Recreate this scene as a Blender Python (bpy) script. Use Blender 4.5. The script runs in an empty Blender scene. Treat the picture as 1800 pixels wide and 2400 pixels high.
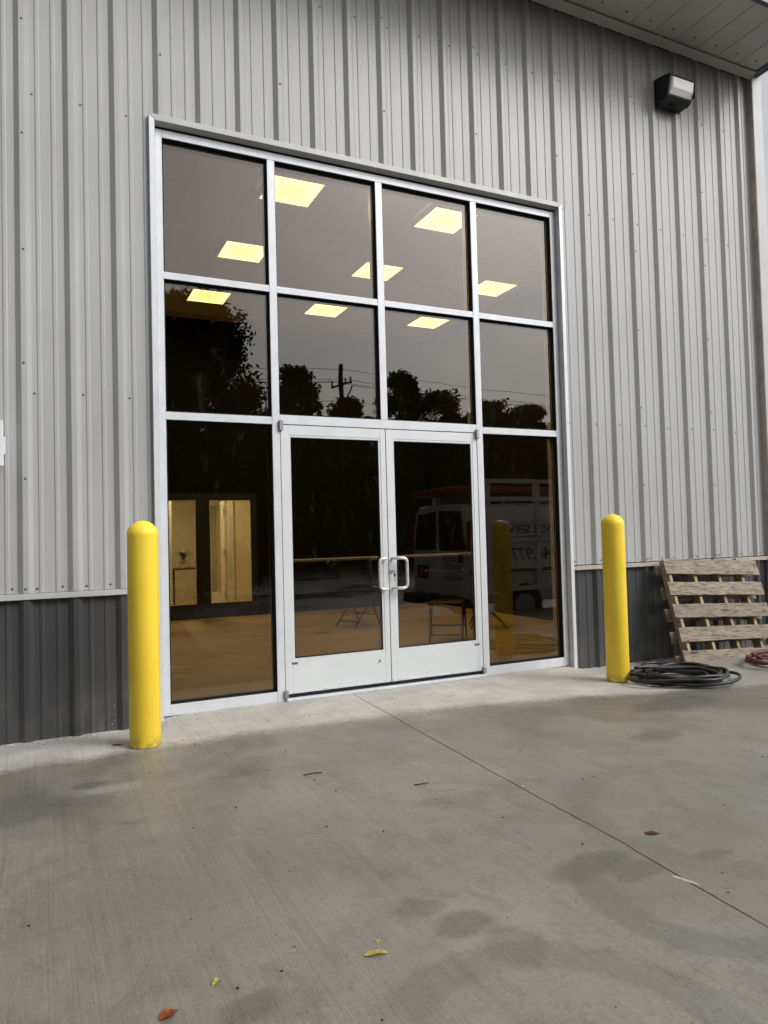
import bpy, bmesh, math, random
from mathutils import Vector, Matrix, Euler, noise as mnoise
R = math.radians
rnd = random.Random(7)
S = bpy.context.scene

# ------------------------------------------------------------------ camera
cam_d = bpy.data.cameras.new('camera'); cam = bpy.data.objects.new('camera', cam_d)
S.collection.objects.link(cam); S.camera = cam
yaw, pit, rol = 0.445722, 0.0332755, -0.0259649
fw = Vector((math.sin(yaw)*math.cos(pit), math.cos(yaw)*math.cos(pit), math.sin(pit)))
r0 = Vector((math.cos(yaw), -math.sin(yaw), 0)); u0 = r0.cross(fw)
rr = math.cos(rol)*r0 + math.sin(rol)*u0; uu = -math.sin(rol)*r0 + math.cos(rol)*u0
m3 = Matrix((rr, uu, -fw)).transposed()
cam.matrix_world = Matrix.Translation((-0.84388, -5.41421, 1.22524)) @ m3.to_4x4()
cam_d.sensor_fit = 'HORIZONTAL'; cam_d.sensor_width = 36; cam_d.lens = 36*1693.74/1800
cam_d.clip_start = 0.05; cam_d.clip_end = 2000

# ------------------------------------------------------------------ sky, sun, exposure
SUN_EL, SUN_AZ = R(40), R(140)          # azimuth clockwise from +Y: to the right of and behind the camera
w = bpy.data.worlds.new('World'); S.world = w; w.use_nodes = True
nt = w.node_tree; nt.nodes.clear()
out = nt.nodes.new('ShaderNodeOutputWorld'); bg = nt.nodes.new('ShaderNodeBackground')
sky = nt.nodes.new('ShaderNodeTexSky'); sky.sky_type = 'NISHITA'; sky.sun_disc = False
sky.sun_elevation = SUN_EL; sky.sun_rotation = SUN_AZ; sky.dust_density = 4; sky.air_density = 1.2
hs = nt.nodes.new('ShaderNodeHueSaturation'); hs.inputs['Saturation'].default_value = 0.10
tc = nt.nodes.new('ShaderNodeTexCoord'); mp = nt.nodes.new('ShaderNodeMapping'); mp.inputs['Scale'].default_value = (1, 1, 2.6)
nz = nt.nodes.new('ShaderNodeTexNoise'); nz.inputs['Scale'].default_value = 2.2; nz.inputs['Detail'].default_value = 7; nz.inputs['Roughness'].default_value = .55
rp = nt.nodes.new('ShaderNodeValToRGB'); e = rp.color_ramp.elements
e[0].position = .3; e[0].color = (.90, .91, .94, 1); e[1].position = .7; e[1].color = (1.09, 1.075, 1.06, 1)
mx = nt.nodes.new('ShaderNodeMix'); mx.data_type = 'RGBA'; mx.blend_type = 'MULTIPLY'; mx.inputs[0].default_value = 1
L = nt.links.new
L(tc.outputs['Generated'], mp.inputs[0]); L(mp.outputs[0], nz.inputs['Vector']); L(nz.outputs['Fac'], rp.inputs[0])
L(sky.outputs[0], hs.inputs['Color']); L(hs.outputs[0], mx.inputs[6]); L(rp.outputs[0], mx.inputs[7])
L(mx.outputs[2], bg.inputs[0]); bg.inputs[1].default_value = 0.15; L(bg.outputs[0], out.inputs[0])
sd = bpy.data.lights.new('sun', 'SUN'); sd.energy = 1.15; sd.angle = R(26); sd.color = (1, .975, .94)
so = bpy.data.objects.new('sun', sd); S.collection.objects.link(so)
sdir = Vector((math.sin(SUN_AZ)*math.cos(SUN_EL), math.cos(SUN_AZ)*math.cos(SUN_EL), math.sin(SUN_EL)))
so.rotation_euler = sdir.to_track_quat('Z', 'Y').to_euler(); so.location = sdir*40
vs = S.view_settings; vs.view_transform = 'Standard'; vs.look = 'None'; vs.gamma = 1; vs.exposure = 0.25; vs.use_curve_mapping = False
cy = S.cycles; cy.max_bounces = 10; cy.transparent_max_bounces = 16; cy.glossy_bounces = 5; cy.diffuse_bounces = 4
cy.use_denoising = True; cy.sample_clamp_indirect = 6; cy.caustics_reflective = False; cy.caustics_refractive = False

# ------------------------------------------------------------------ helpers
COL = S.collection
def link(name, me, mat=None, parent=None):
    o = bpy.data.objects.new(name, me); COL.objects.link(o)
    if mat and me is not None and not me.materials: me.materials.append(mat)
    if parent: o.parent = parent
    return o
def empty(name, loc=(0, 0, 0)):
    o = bpy.data.objects.new(name, None); COL.objects.link(o); o.location = loc; o.empty_display_size = .1; return o
def tag(o, label=None, cat=None, group=None, kind=None):
    if label: o['label'] = label
    if cat: o['category'] = cat
    if group: o['group'] = group
    if kind: o['kind'] = kind
    return o
class MB:
    def __init__(s): s.v = []; s.f = []
    def add(s, vs, fs):
        n = len(s.v); s.v += [tuple(v) for v in vs]; s.f += [tuple(i+n for i in f) for f in fs]; return s
    def box(s, x0, x1, y0, y1, z0, z1):
        return s.add([(x0,y0,z0),(x1,y0,z0),(x1,y1,z0),(x0,y1,z0),(x0,y0,z1),(x1,y0,z1),(x1,y1,z1),(x0,y1,z1)],
                     [(0,3,2,1),(4,5,6,7),(0,1,5,4),(1,2,6,5),(2,3,7,6),(3,0,4,7)])
    def hexa(s, p):
        return s.add(p, [(0,3,2,1),(4,5,6,7),(0,1,5,4),(1,2,6,5),(2,3,7,6),(3,0,4,7)])
    def prism(s, prof, x0, x1):                 # profile (y,z) extruded along x
        n = len(prof)
        vs_ = [(x0, y, z) for y, z in prof] + [(x1, y, z) for y, z in prof]
        fs = [(i, (i+1) % n, n+(i+1) % n, n+i) for i in range(n)] + [tuple(range(n-1, -1, -1)), tuple(range(n, 2*n))]
        return s.add(vs_, fs)
    def tube(s, pts, rad, seg=8, closed=False):
        pts = [Vector(p) for p in pts]; n = len(pts); base = len(s.v); up = None
        for i, p in enumerate(pts):
            a = pts[(i-1) % n] if (i or closed) else p; b = pts[(i+1) % n] if (i < n-1 or closed) else p
            t = (b-a).normalized()
            if up is None:
                up = Vector((0, 0, 1)) if abs(t.z) < .9 else Vector((1, 0, 0))
            sd_ = t.cross(up).normalized(); up = sd_.cross(t).normalized()
            r_ = rad[i] if isinstance(rad, (list, tuple)) else rad
            for k in range(seg):
                an = 2*math.pi*k/seg; s.v.append(tuple(p + r_*(math.cos(an)*sd_ + math.sin(an)*up)))
        for i in range(n if closed else n-1):
            for k in range(seg):
                a = base+i*seg+k; b = base+i*seg+(k+1) % seg; c = base+((i+1) % n)*seg+(k+1) % seg; d = base+((i+1) % n)*seg+k
                s.f.append((a, b, c, d))
        if not closed:
            s.f.append(tuple(base+k for k in range(seg-1, -1, -1))); s.f.append(tuple(base+(n-1)*seg+k for k in range(seg)))
        return s
    def lathe(s, prof, seg=32, c=(0, 0, 0)):
        base = len(s.v); n = len(prof)
        for r_, z in prof:
            for k in range(seg):
                a = 2*math.pi*k/seg; s.v.append((c[0]+r_*math.cos(a), c[1]+r_*math.sin(a), c[2]+z))
        for i in range(n-1):
            for k in range(seg):
                s.f.append((base+i*seg+k, base+i*seg+(k+1) % seg, base+(i+1)*seg+(k+1) % seg, base+(i+1)*seg+k))
        s.f.append(tuple(base+k for k in range(seg-1, -1, -1))); s.f.append(tuple(base+(n-1)*seg+k for k in range(seg)))
        return s
    def mesh(s, name, bevel=0, smooth=False, seg=1):
        me = bpy.data.meshes.new(name); me.from_pydata(s.v, [], s.f)
        bm = bmesh.new(); bm.from_mesh(me); bmesh.ops.recalc_face_normals(bm, faces=bm.faces)
        if bevel:
            bmesh.ops.bevel(bm, geom=[e_ for e_ in bm.edges if len(e_.link_faces) == 2 and e_.calc_face_angle(0) > .5], offset=bevel, segments=seg, affect='EDGES', profile=.6)
        bm.to_mesh(me); bm.free()
        if smooth:
            for p in me.polygons: p.use_smooth = True
            if smooth != 'all': me.set_sharp_from_angle(angle=R(38))
        return me
    def build(s, name, mat, parent=None, bevel=0, smooth=False, seg=1):
        return link(name, s.mesh(name, bevel, smooth, seg), mat, parent)

class NT:
    def __init__(s, name):
        s.m = bpy.data.materials.new(name); s.m.use_nodes = True; s.t = s.m.node_tree; s.t.nodes.clear()
        s.o = s.n('OutputMaterial')
    def n(s, t, **kw):
        nd = s.t.nodes.new('ShaderNode'+t)
        for k, v in kw.items(): setattr(nd, k, v)
        return nd
    def set(s, sock, v):
        if hasattr(v, 'is_linked') or hasattr(v, 'links'): s.t.links.new(v, sock)
        elif isinstance(v, (tuple, list)) and sock.type == 'RGBA' and len(v) == 3: sock.default_value = (*v, 1)
        else: sock.default_value = v
    def pos(s): return s.n('NewGeometry').outputs['Position']
    def obj(s): return s.n('TexCoord').outputs['Object']
    def mapv(s, v, scale=(1, 1, 1), loc=(0, 0, 0), rot=(0, 0, 0)):
        m = s.n('Mapping'); s.set(m.inputs[0], v); m.inputs['Scale'].default_value = scale; m.inputs['Location'].default_value = loc; m.inputs['Rotation'].default_value = rot
        return m.outputs[0]
    def noise(s, v, scale, detail=4, rough=.5, dist=0):
        m = s.n('TexNoise'); s.set(m.inputs['Vector'], v); m.inputs['Scale'].default_value = scale; m.inputs['Detail'].default_value = detail
        m.inputs['Roughness'].default_value = rough; m.inputs['Distortion'].default_value = dist; return m.outputs['Fac']
    def math(s, op, a, b=0.0, c=0.0):
        m = s.n('Math', operation=op); s.set(m.inputs[0], a); s.set(m.inputs[1], b); s.set(m.inputs[2], c); return m.outputs[0]
    def rng(s, v, a, b, c=0.0, d=1.0, smooth=True):
        m = s.n('MapRange'); m.interpolation_type = 'SMOOTHSTEP' if smooth else 'LINEAR'
        s.set(m.inputs[0], v)
        for i, q in enumerate((a, b, c, d)): m.inputs[1+i].default_value = q
        return m.outputs[0]
    def mix(s, f, a, b, mode='MIX'):
        m = s.n('Mix', data_type='RGBA', blend_type=mode); s.set(m.inputs[0], f); s.set(m.inputs[6], a); s.set(m.inputs[7], b); return m.outputs[2]
    def bump(s, h, strength=.2, dist=.01, normal=None):
        m = s.n('Bump'); m.inputs['Strength'].default_value = strength; m.inputs['Distance'].default_value = dist; s.set(m.inputs['Height'], h)
        if normal: s.set(m.inputs['Normal'], normal)
        return m.outputs[0]
    def sep(s, v):
        m = s.n('SeparateXYZ'); s.set(m.inputs[0], v); return m.outputs
    def pbsdf(s, col, rough=.5, metal=0.0, normal=None, spec=.5, coat=0.0):
        b = s.n('BsdfPrincipled'); s.set(b.inputs['Base Color'], col); s.set(b.inputs['Roughness'], rough); s.set(b.inputs['Metallic'], metal)
        b.inputs['Specular IOR Level'].default_value = spec; b.inputs['Coat Weight'].default_value = coat
        if normal: s.set(b.inputs['Normal'], normal)
        s.t.links.new(b.outputs[0], s.o.inputs[0]); return b
def simple(name, col, rough=.5, metal=0.0, var=.12, scale=6, spec=.5, stretch=(1, 1, 1)):
    t = NT(name); p = t.mapv(t.obj(), stretch); f = t.noise(p, scale, 5, .6)
    c = t.mix(t.rng(f, .3, .7), tuple(x*(1-var) for x in col), tuple(min(1, x*(1+var)) for x in col))
    r_ = t.rng(t.noise(p, scale*3, 3), .3, .7, max(.02, rough-.06), rough+.06)
    t.pbsdf(c, r_, metal, None, spec); return t.m
def emit(name, col, strength):
    t = NT(name); em = t.n('Emission'); f = t.noise(t.obj(), 3, 2)
    c = t.mix(t.rng(f, .3, .7), tuple(x*.97 for x in col), col)
    t.set(em.inputs[0], c); em.inputs[1].default_value = strength; t.t.links.new(em.outputs[0], t.o.inputs[0]); return t.m

# ------------------------------------------------------------------ materials
def wall_metal(name, col, rough, spots=False):
    t = NT(name); p = t.pos()
    big = t.noise(p, .7, 4, .55); streak = t.noise(t.mapv(p, (18, 18, .35)), 1, 5, .6); fine = t.noise(p, 420, 2)
    can = t.noise(t.mapv(p, (6, 1, 1.3)), 1, 3, .5)
    c = t.mix(t.rng(big, .3, .7), tuple(x*.95 for x in col), tuple(x*1.04 for x in col))
    c = t.mix(t.math('MULTIPLY', t.rng(streak, .52, .8), .10), c, tuple(x*y for x, y in zip(col, (.80, .77, .70))))
    zz = t.sep(p)[2]
    if spots:      # splashed concrete crust near the ground
        sp = t.noise(p, 46, 3, .6)
        low = t.rng(zz, .02, .42, 1, 0)
        thr = t.math('ADD', t.math('MULTIPLY', low, .07), sp)
        c = t.mix(t.math('MULTIPLY', t.rng(thr, .755, .79), .7), c, (.45, .44, .41))
        dust = t.math('MULTIPLY', t.math('MULTIPLY', low, t.rng(t.noise(p, 5, 5, .6), .35, .75)), .18)
        c = t.mix(dust, c, (.26, .25, .23))
    h = can
    t.pbsdf(c, t.rng(big, .3, .7, rough-.015, rough+.015), 0, t.bump(h, .08, .012), .5); return t.m
M = {}
M['wall'] = wall_metal('grey_wall_paint', (.392, .396, .392), .42)
M['wain'] = wall_metal('charcoal_wall_paint', (.058, .059, .062), .34, True)
M['trim'] = simple('grey_trim_paint', (.46, .465, .46), .38, 0, .05, 4)
M['tan_trim'] = simple('dusty_tan_trim', (.40, .35, .30), .6, 0, .15, 9)
M['soffit'] = simple('soffit_grey', (.50, .505, .49), .5, 0, .05, 3)
M['fascia'] = simple('dark_fascia_paint', (.075, .08, .09), .45, 0, .1, 3)
t = NT('clear_anodised_aluminium'); p = t.pos()
br = t.noise(t.mapv(p, (260, 260, 4)), 1, 3); sm = t.noise(p, 7, 6, .65)
c = t.mix(t.rng(sm, .35, .75), (.68, .70, .735), (.60, .62, .655)); c = t.mix(t.math('MULTIPLY', t.rng(t.noise(p, 34, 5, .7), .60, .74), .25), c, (.42, .42, .42))
t.pbsdf(c, t.rng(br, .3, .7, 0.36, .48), .12, t.bump(br, .05, .002)); M['alu'] = t.m
M['panel_alu'] = simple('door_kick_aluminium', (.66, .69, .70), .42, .1, .03, 3)
M['dark_alu'] = simple('pivot_grey_metal', (.36, .36, .37), .35, .7, .08, 30)
M['bar_grey'] = simple('dull_bar_aluminium', (.40, .41, .43), .5, 0, .06, 20)
M['handle'] = simple('satin_handle_metal', (.74, .74, .75), .30, .45, .05, 40)
M['rubber'] = simple('black_gasket_rubber', (.008, .008, .009), .7, 0, .2, 30, .3)
M['screw'] = simple('screw_head_steel', (.10, .10, .10), .4, .6, .2, 90)
M['plate'] = simple('engraved_grey_plate', (.16, .16, .16), .4, .4, .5, 240)
# insulating glass: bronze tinted, mirror sharp
def glass(name, tint, refl):
    t = NT(name); p = t.pos(); wv = t.bump(t.noise(p, 1.6, 2), .05, .02)
    ge = t.n('NewGeometry'); dp = t.n('VectorMath', operation='DOT_PRODUCT'); t.set(dp.inputs[0], ge.outputs['Incoming']); t.set(dp.inputs[1], ge.outputs['Normal'])
    sch = t.math('ADD', .043, t.math('MULTIPLY', t.math('POWER', t.math('SUBTRACT', 1.0, t.math('ABSOLUTE', dp.outputs['Value'])), 5.0), .957))   # Schlick, the same from both sides
    fac = t.math('MINIMUM', t.math('MULTIPLY', sch, refl), .96)
    tr = t.n('BsdfTransparent'); dirt = t.rng(t.noise(t.mapv(p, (3.4, 3.4, 1.2)), 3, 8, .75, .8), .56, .74)
    t.set(tr.inputs[0], tint)
    gl = t.n('BsdfGlossy'); gl.inputs['Roughness'].default_value = 0.0; t.set(gl.inputs['Color'], (.94, .95, .99)); t.set(gl.inputs['Normal'], wv)
    ms = t.n('MixShader'); t.set(ms.inputs[0], fac); t.t.links.new(tr.outputs[0], ms.inputs[1]); t.t.links.new(gl.outputs[0], ms.inputs[2])
    df = t.n('BsdfDiffuse'); t.set(df.inputs[0], (.5, .47, .42)); m2 = t.n('MixShader'); t.set(m2.inputs[0], t.math('MULTIPLY', dirt, .035))
    t.t.links.new(ms.outputs[0], m2.inputs[1]); t.t.links.new(df.outputs[0], m2.inputs[2]); t.t.links.new(m2.outputs[0], t.o.inputs[0]); return t.m
M['glass'] = glass('bronze_tinted_glass', (.632, .566, .436), 1.6)
M['clear_glass'] = glass('clear_glass', (.93, .94, .92), 1.0)
M['yellow'] = None
t = NT('yellow_bollard_plastic'); p = t.obj()
c = t.mix(t.rng(t.noise(p, 3, 4), .3, .7), (.95, .665, .045), (.97, .715, .055)); low = t.rng(t.sep(p)[2], .0, .10, 1, 0)
c = t.mix(t.math('MULTIPLY', low, t.math('MULTIPLY', t.rng(t.noise(p, 20, 5, .7), .35, .65), .8)), c, (.34, .25, .07))
c = t.mix(t.math('MULTIPLY', t.rng(t.noise(t.mapv(p, (30, 30, 4)), 1, 4, .7), .66, .74), .35), c, (.55, .36, .03))
t.pbsdf(c, t.rng(t.noise(p, 9, 4), .3, .7, .42, .55), 0, t.bump(t.noise(p, 300, 2), .12, .001)); M['yellow'] = t.m

def wood(name, c0, c1, c2, axis_scale, rough=.75):
    t = NT(name); oi = t.n('ObjectInfo').outputs['Random']; p = t.obj()
    v = t.n('VectorMath', operation='ADD'); t.set(v.inputs[0], p); cx = t.n('CombineXYZ'); t.set(cx.inputs[0], t.math('MULTIPLY', oi, 37.0)); t.set(cx.inputs[1], t.math('MULTIPLY', oi, 11.0)); t.t.links.new(cx.outputs[0], v.inputs[1])
    v = v.outputs[0]
    g = t.noise(t.mapv(v, axis_scale), 1, 6, .62, .6); gd = t.noise(t.mapv(v, tuple(a*3.2 for a in axis_scale)), 1, 4, .6, .3)
    big = t.noise(v, 4, 3)
    c = t.mix(t.rng(g, .32, .68), c0, c1); c = t.mix(t.math('MULTIPLY', t.rng(gd, .50, .62), .75), c, c2); c = t.mix(t.math('MULTIPLY', t.rng(big, .5, .75), .35), c, c2)
    kn = t.n('TexVoronoi'); t.set(kn.inputs['Vector'], t.mapv(v, tuple(min(a, 12) * .6 for a in axis_scale))); kn.inputs['Scale'].default_value = 1
    c = t.mix(t.math('MULTIPLY', t.rng(kn.outputs['Distance'], .06, .14, 1, 0), .8), c, tuple(x*.5 for x in c2))
    c = t.mix(t.math('MULTIPLY', t.math('SUBTRACT', oi, .5), .5), c, (.10, .09, .075))
    t.pbsdf(c, rough, 0, t.bump(t.math('ADD', g, gd), .5, .003), .3); return t.m
M['pallet'] = wood('weathered_pallet_wood', (.37, .31, .23), (.22, .18, .135), (.065, .054, .044), (3, 26, 26))
M['pallet_new'] = wood('pale_pallet_stringer_wood', (.46, .37, .22), (.37, .29, .17), (.20, .155, .095), (3, 26, 26))
M['plank'] = wood('oak_laminate', (.40, .275, .10), (.21, .140, .052), (.10, .064, .024), (1.3, 48, 22), .45)
M['hose_black'] = simple('black_hose_rubber', (.013, .013, .014), .36, 0, .3, 20)
M['hose_red'] = simple('red_hose_rubber', (.13, .026, .022), .5, 0, .25, 20)

# concrete -------------------------------------------------------------------
t = NT('damp_broomed_concrete'); P0 = t.pos(); wn = t.n('TexNoise'); t.set(wn.inputs['Vector'], P0); wn.inputs['Scale'].default_value = 3.0; wn.inputs['Detail'].default_value = 5
wv = t.n('VectorMath', operation='MULTIPLY_ADD'); t.set(wv.inputs[0], wn.outputs['Color']); wv.inputs[1].default_value = (.22, .22, 0); wv.inputs[2].default_value = (0, 0, 0)
pw = t.n('VectorMath', operation='ADD'); t.set(pw.inputs[0], P0); t.t.links.new(wv.outputs[0], pw.inputs[1]); PW = pw.outputs[0]     # warped by about +0.11
X, Y, Z = t.sep(P0)
n1 = t.noise(P0, .55, 6, .6); n2 = t.noise(t.mapv(P0, (1, 1, 1), (3, 8, 0)), 1.7, 6, .62, .4); n3 = t.noise(P0, 7, 6, .65)
c = t.mix(t.rng(n1, .32, .68), (0.226, 0.210, 0.181), (0.299, 0.281, 0.244))
c = t.mix(t.math('MULTIPLY', t.rng(n2, .50, .72), .65), c, (0.183, 0.171, 0.151))
c = t.mix(t.math('MULTIPLY', t.rng(t.noise(t.mapv(P0, (1, 1, 1), (9, 1, 0)), 1.1, 5, .6), .5, .7), .45), c, (0.275, 0.238, 0.177))
c = t.mix(t.math('MULTIPLY', t.rng(n3, .45, .75), .25), c, (0.354, 0.342, 0.305))
def blot(cx, cy, rx, ry, col, amt, soft=.5, ang=0):
    global c
    mv = t.mapv(PW, (1, 1, 0), (-cx-.11, -cy-.11, 0)); mv = t.mapv(mv, (1/rx, 1/ry, 0), (0, 0, 0), (0, 0, ang))
    ln = t.n('VectorMath', operation='LENGTH'); t.set(ln.inputs[0], mv)
    c = t.mix(t.math('MULTIPLY', t.rng(ln.outputs['Value'], 1-soft, 1.0, 1, 0), amt), c, col)
def ring(cx, cy, rad, wid, col, amt, cut):
    global c
    mv = t.mapv(P0, (1, 1, 0), (-cx, -cy, 0)); ln = t.n('VectorMath', operation='LENGTH'); t.set(ln.inputs[0], mv)
    d = t.math('ABSOLUTE', t.math('SUBTRACT', t.math('ADD', ln.outputs['Value'], t.math('MULTIPLY', n3, .02)), rad))
    m = t.rng(d, wid*.55, wid, 1, 0); sx, sy, _ = t.sep(mv)
    half = t.rng(t.math('ADD', t.math('MULTIPLY', sx, cut[0]), t.math('MULTIPLY', sy, cut[1])), -.05, .12)
    c = t.mix(t.math('MULTIPLY', t.math('MULTIPLY', m, half), amt), c, col)
# strip that the eave keeps dry
ye = t.math('SUBTRACT', -.80, t.math('MULTIPLY', t.math('MAXIMUM', t.math('SUBTRACT', X, 1.7), 0.0), .26))
dd = t.math('ADD', t.math('SUBTRACT', Y, ye), t.math('ADD', t.math('MULTIPLY', t.math('SUBTRACT', t.noise(P0, 2.2, 4), .5), .30), t.math('MULTIPLY', t.math('SUBTRACT', t.noise(P0, 26, 4, .7), .5), .30)))
dry = t.math('MULTIPLY', t.rng(dd, -.08, .12), t.rng(X, 3.5, 4.9, 1, .35))
dc = t.mix(t.rng(t.noise(P0, 3.5, 6, .65), .3, .7), (.58, .57, .535), (.45, .44, .405)); dc = t.mix(t.math('MULTIPLY', t.rng(t.noise(P0, 12, 5, .7), .56, .72), .4), dc, (.26, .24, .205))
band = t.math('MULTIPLY', t.rng(dd, -1.5, -.25), t.rng(t.noise(P0, 1.3, 5, .6), .30, .65))
c = t.mix(t.math('MULTIPLY', band, .70), c, (.150, .131, .103))
c = t.mix(t.math('MULTIPLY', t.rng(t.noise(t.mapv(P0, (1, .45, 1), (4, 2, 0)), 3.4, 7, .68), .50, .66), .38), c, (.150, .138, .118))
c = t.mix(t.math('MULTIPLY', t.rng(t.noise(t.mapv(P0, (1, 1, 1), (14, 2, 0)), 15, 6, .72), .56, .70), .30), c, (.36, .345, .31))
sp_ = t.noise(t.mapv(P0, (1, 1, 1), (2, 31, 0)), 5.5, 7, .72, 1.2)
c = t.mix(t.math('MULTIPLY', t.rng(sp_, .54, .62), .28), c, (.135, .124, .105))
c = t.mix(t.math('MULTIPLY', t.rng(t.noise(t.mapv(P0, (1, 1, 1), (21, 3, 0)), .9, 5, .6), .46, .62), .40), c, (.205, .192, .150))
dk = (.122, .119, .106)
for a in [(.377, -3.382, .13, .09, dk, .55), (.28, -3.249, .12, .08, dk, .4), (1.0, -3.243, .22, .10, dk, .55), (1.125, -3.353, .14, .08, dk, .5), (.95, -2.42, .25, .12, dk, .30),
          (1.51, -3.41, .10, .07, dk, .45), (3.28, -1.59, .55, .22, dk, .65), (2.53, -2.11, .25, .10, dk, .4), (-.335, -3.47, .12, .09, dk, .55), (-.63, -1.29, .12, .07, dk, .65),
          (-.52, -1.43, .16, .08, (0.354, 0.342, 0.305), .55), (-.52, -1.97, .07, .03, dk, .5), (.136, -1.52, .2, .07, dk, .35), (.45, -3.55, .14, .12, dk, .35), (-.95, -1.5, .35, .3, dk, .4), (2.6, -1.3, .6, .12, (.21, .175, .12), .5)]:
    a = list(a); a[5] = min(.85, a[5]*1.25); blot(*a)
ring(1.28, -3.55, .42, .085, dk, .40, (-1, -.6)); ring(.28, -4.02, .46, .09, dk, .34, (.7, .7)); ring(1.9, -3.1, .62, .09, dk, .22, (-1, .2))

lp_ = t.noise(P0, 62, 6, .8); c = t.mix(t.math('MULTIPLY', t.rng(lp_, .53, .66), .75), c, t.mix(1.0, c, (.62, .61, .59), 'MULTIPLY')); c = t.mix(t.math('MULTIPLY', t.rng(lp_, .46, .34), .55), c, t.mix(1.0, c, (1.35, 1.35, 1.33), 'MULTIPLY'))
c = t.mix(1.0, c, (.965, .995, .995), 'MULTIPLY')
dc = t.mix(t.math('MULTIPLY', t.rng(lp_, .52, .68), .5), dc, (.30, .29, .265))
c = t.mix(dry, c, dc)
# broom strokes, pits
broom = t.noise(t.mapv(P0, (150, 1.6, 1), (0, 0, 0), (0, 0, R(4))), 1, 4, .7, .15); broom2 = t.noise(t.mapv(P0, (42, .8, 1), (0, 0, 0), (0, 0, R(4))), 1, 3, .6)
c = t.mix(t.math('MULTIPLY', t.rng(broom, .3, .7), .34), c, t.mix(1.0, c, (.60, .58, .56), 'MULTIPLY'))
c = t.mix(t.math('MULTIPLY', t.rng(broom2, .5, .7), .30), c, t.mix(1.0, c, (.62, .60, .57), 'MULTIPLY'))
pits = t.n('TexVoronoi'); t.set(pits.inputs['Vector'], P0); pits.inputs['Scale'].default_value = 34
pm = t.math('MULTIPLY', t.rng(pits.outputs['Distance'], .05, .11, 1, 0), t.rng(t.noise(P0, 9, 2), .50, .62))
c = t.mix(t.math('MULTIPLY', pm, .55), c, (.07, .065, .058))
grit = t.noise(P0, 190, 3, .7)
c = t.mix(t.math('MULTIPLY', t.rng(grit, .35, .7), .42), c, t.mix(1.0, c, (.7, .7, .7), 'MULTIPLY'))
ro = t.math('ADD', t.math('ADD', t.rng(n2, .3, .7, .50, .27), t.math('MULTIPLY', dry, .35)), t.math('MULTIPLY', t.math('SUBTRACT', grit, .5), .25))
h = t.math('ADD', t.math('ADD', t.math('MULTIPLY', broom, .5), t.math('MULTIPLY', grit, .35)), t.math('MULTIPLY', t.noise(t.mapv(P0, (8, 26, 1)), 1, 3), .5))
t.pbsdf(c, ro, 0, t.bump(h, .7, .006), .5); M['concrete'] = t.m
t = NT('wet_asphalt'); p = t.pos(); c = t.mix(t.rng(t.noise(p, .5, 5), .35, .65), (.030, .030, .032), (.062, .061, .060))
t.pbsdf(t.mix(t.math('MULTIPLY', t.noise(p, 90, 3), .5), c, (.09, .09, .088)), t.rng(t.noise(p, .35, 4), .35, .65, .22, .65), 0, t.bump(t.noise(p, 110, 3), .4, .006)); M['asphalt'] = t.m
M['joint'] = simple('joint_filler', (.022, .021, .02), .8, 0, .3, 30)

# ------------------------------------------------------------------ ground
def smooth(a, b, x):
    x = max(0, min(1, (x-a)/(b-a))); return x*x*(3-2*x)
def gz(x, y):                      # dips a little against the wall beside the doorway, falls away behind the photographer
    z = -.03
    side = max(smooth(.05, -.25, x), smooth(3.55, 3.8, x))
    z -= .045*side*smooth(-.55, -.02, y)
    z += -.31*smooth(-4.2, -4.75, y)
    return z
g = MB().add([(-900, -900, -.42), (900, -900, -.42), (900, 900, -.42), (-900, 900, -.42)], [(0, 1, 2, 3)]).build('ground', M['asphalt'])
tag(g, 'dark wet asphalt lot spreading out around the building', 'ground', kind='structure')
lot = MB().add([(-60, -55, -.352), (60, -55, -.352), (60, -4.85, -.352), (-60, -4.85, -.352), (-60, -4.85, -.41), (60, -4.85, -.41)], [(0, 1, 2, 3), (3, 2, 5, 4)]).build('road', M['asphalt'])
tag(lot, 'wet asphalt yard in front of the metal building', 'road', kind='structure')
def jx(y):                         # the wandering control joint
    base = [(.3, 1.43), (-.217, 1.40), (-2.42, 1.283), (-3.15, 1.262), (-3.5, 1.228), (-3.85, 1.207), (-5, 1.15)]
    for (ya, xa), (yb, xb) in zip(base, base[1:]):
        if yb <= y <= ya: xx = xa+(xb-xa)*(ya-y)/(ya-yb); break
    else: xx = 1.3
    return xx + .010*mnoise.noise((y*2.3, 0, 3)) + .004*mnoise.noise((y*14, 5, 3))
ys = [-4.80+.06*i for i in range(int(4.95/.06)+1)] + [.17]
def slab(side):
    mb = MB(); xs = [0, .0005, .06, .12, .18, .24, .3, .36, .42, .48, .54, .6, .7, .85, 1.1, 1.3, 1.45, 1.6, 1.75, 2.0, 2.2, 2.35, 2.5, 2.8, 3.4, 5, 8, 12]
    rows = []
    for y in ys:
        row = []
        for i, d in enumerate(xs):
            x = jx(y) + side*(.0026 + .002*abs(mnoise.noise((y*9, side*4, 1))) + d)
            row.append((x, y, gz(x, y) - (.0025 if i == 0 else 0)))
        low = (row[0][0], y, row[0][2]-.06); rows.append([low]+row)
    n = len(rows[0]); v = [p_ for r_ in rows for p_ in r_]; f = []
    for i in range(len(rows)-1):
        for k in range(n-1): f.append((i*n+k, i*n+k+1, (i+1)*n+k+1, (i+1)*n+k))
    mb.add(v, f); me = mb.mesh('concrete_slab', smooth=True)
    if sum(p_.normal.z for p_ in me.polygons) < 0: me.flip_normals()
    return me
pv = empty('pavement', (0, 0, 0)); tag(pv, 'damp broom finished concrete apron along the building with one control joint', 'pavement', kind='structure')
link('concrete_slab', slab(-1), M['concrete'], pv); link('concrete_slab', slab(1), M['concrete'], pv)
mb = MB()
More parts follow.
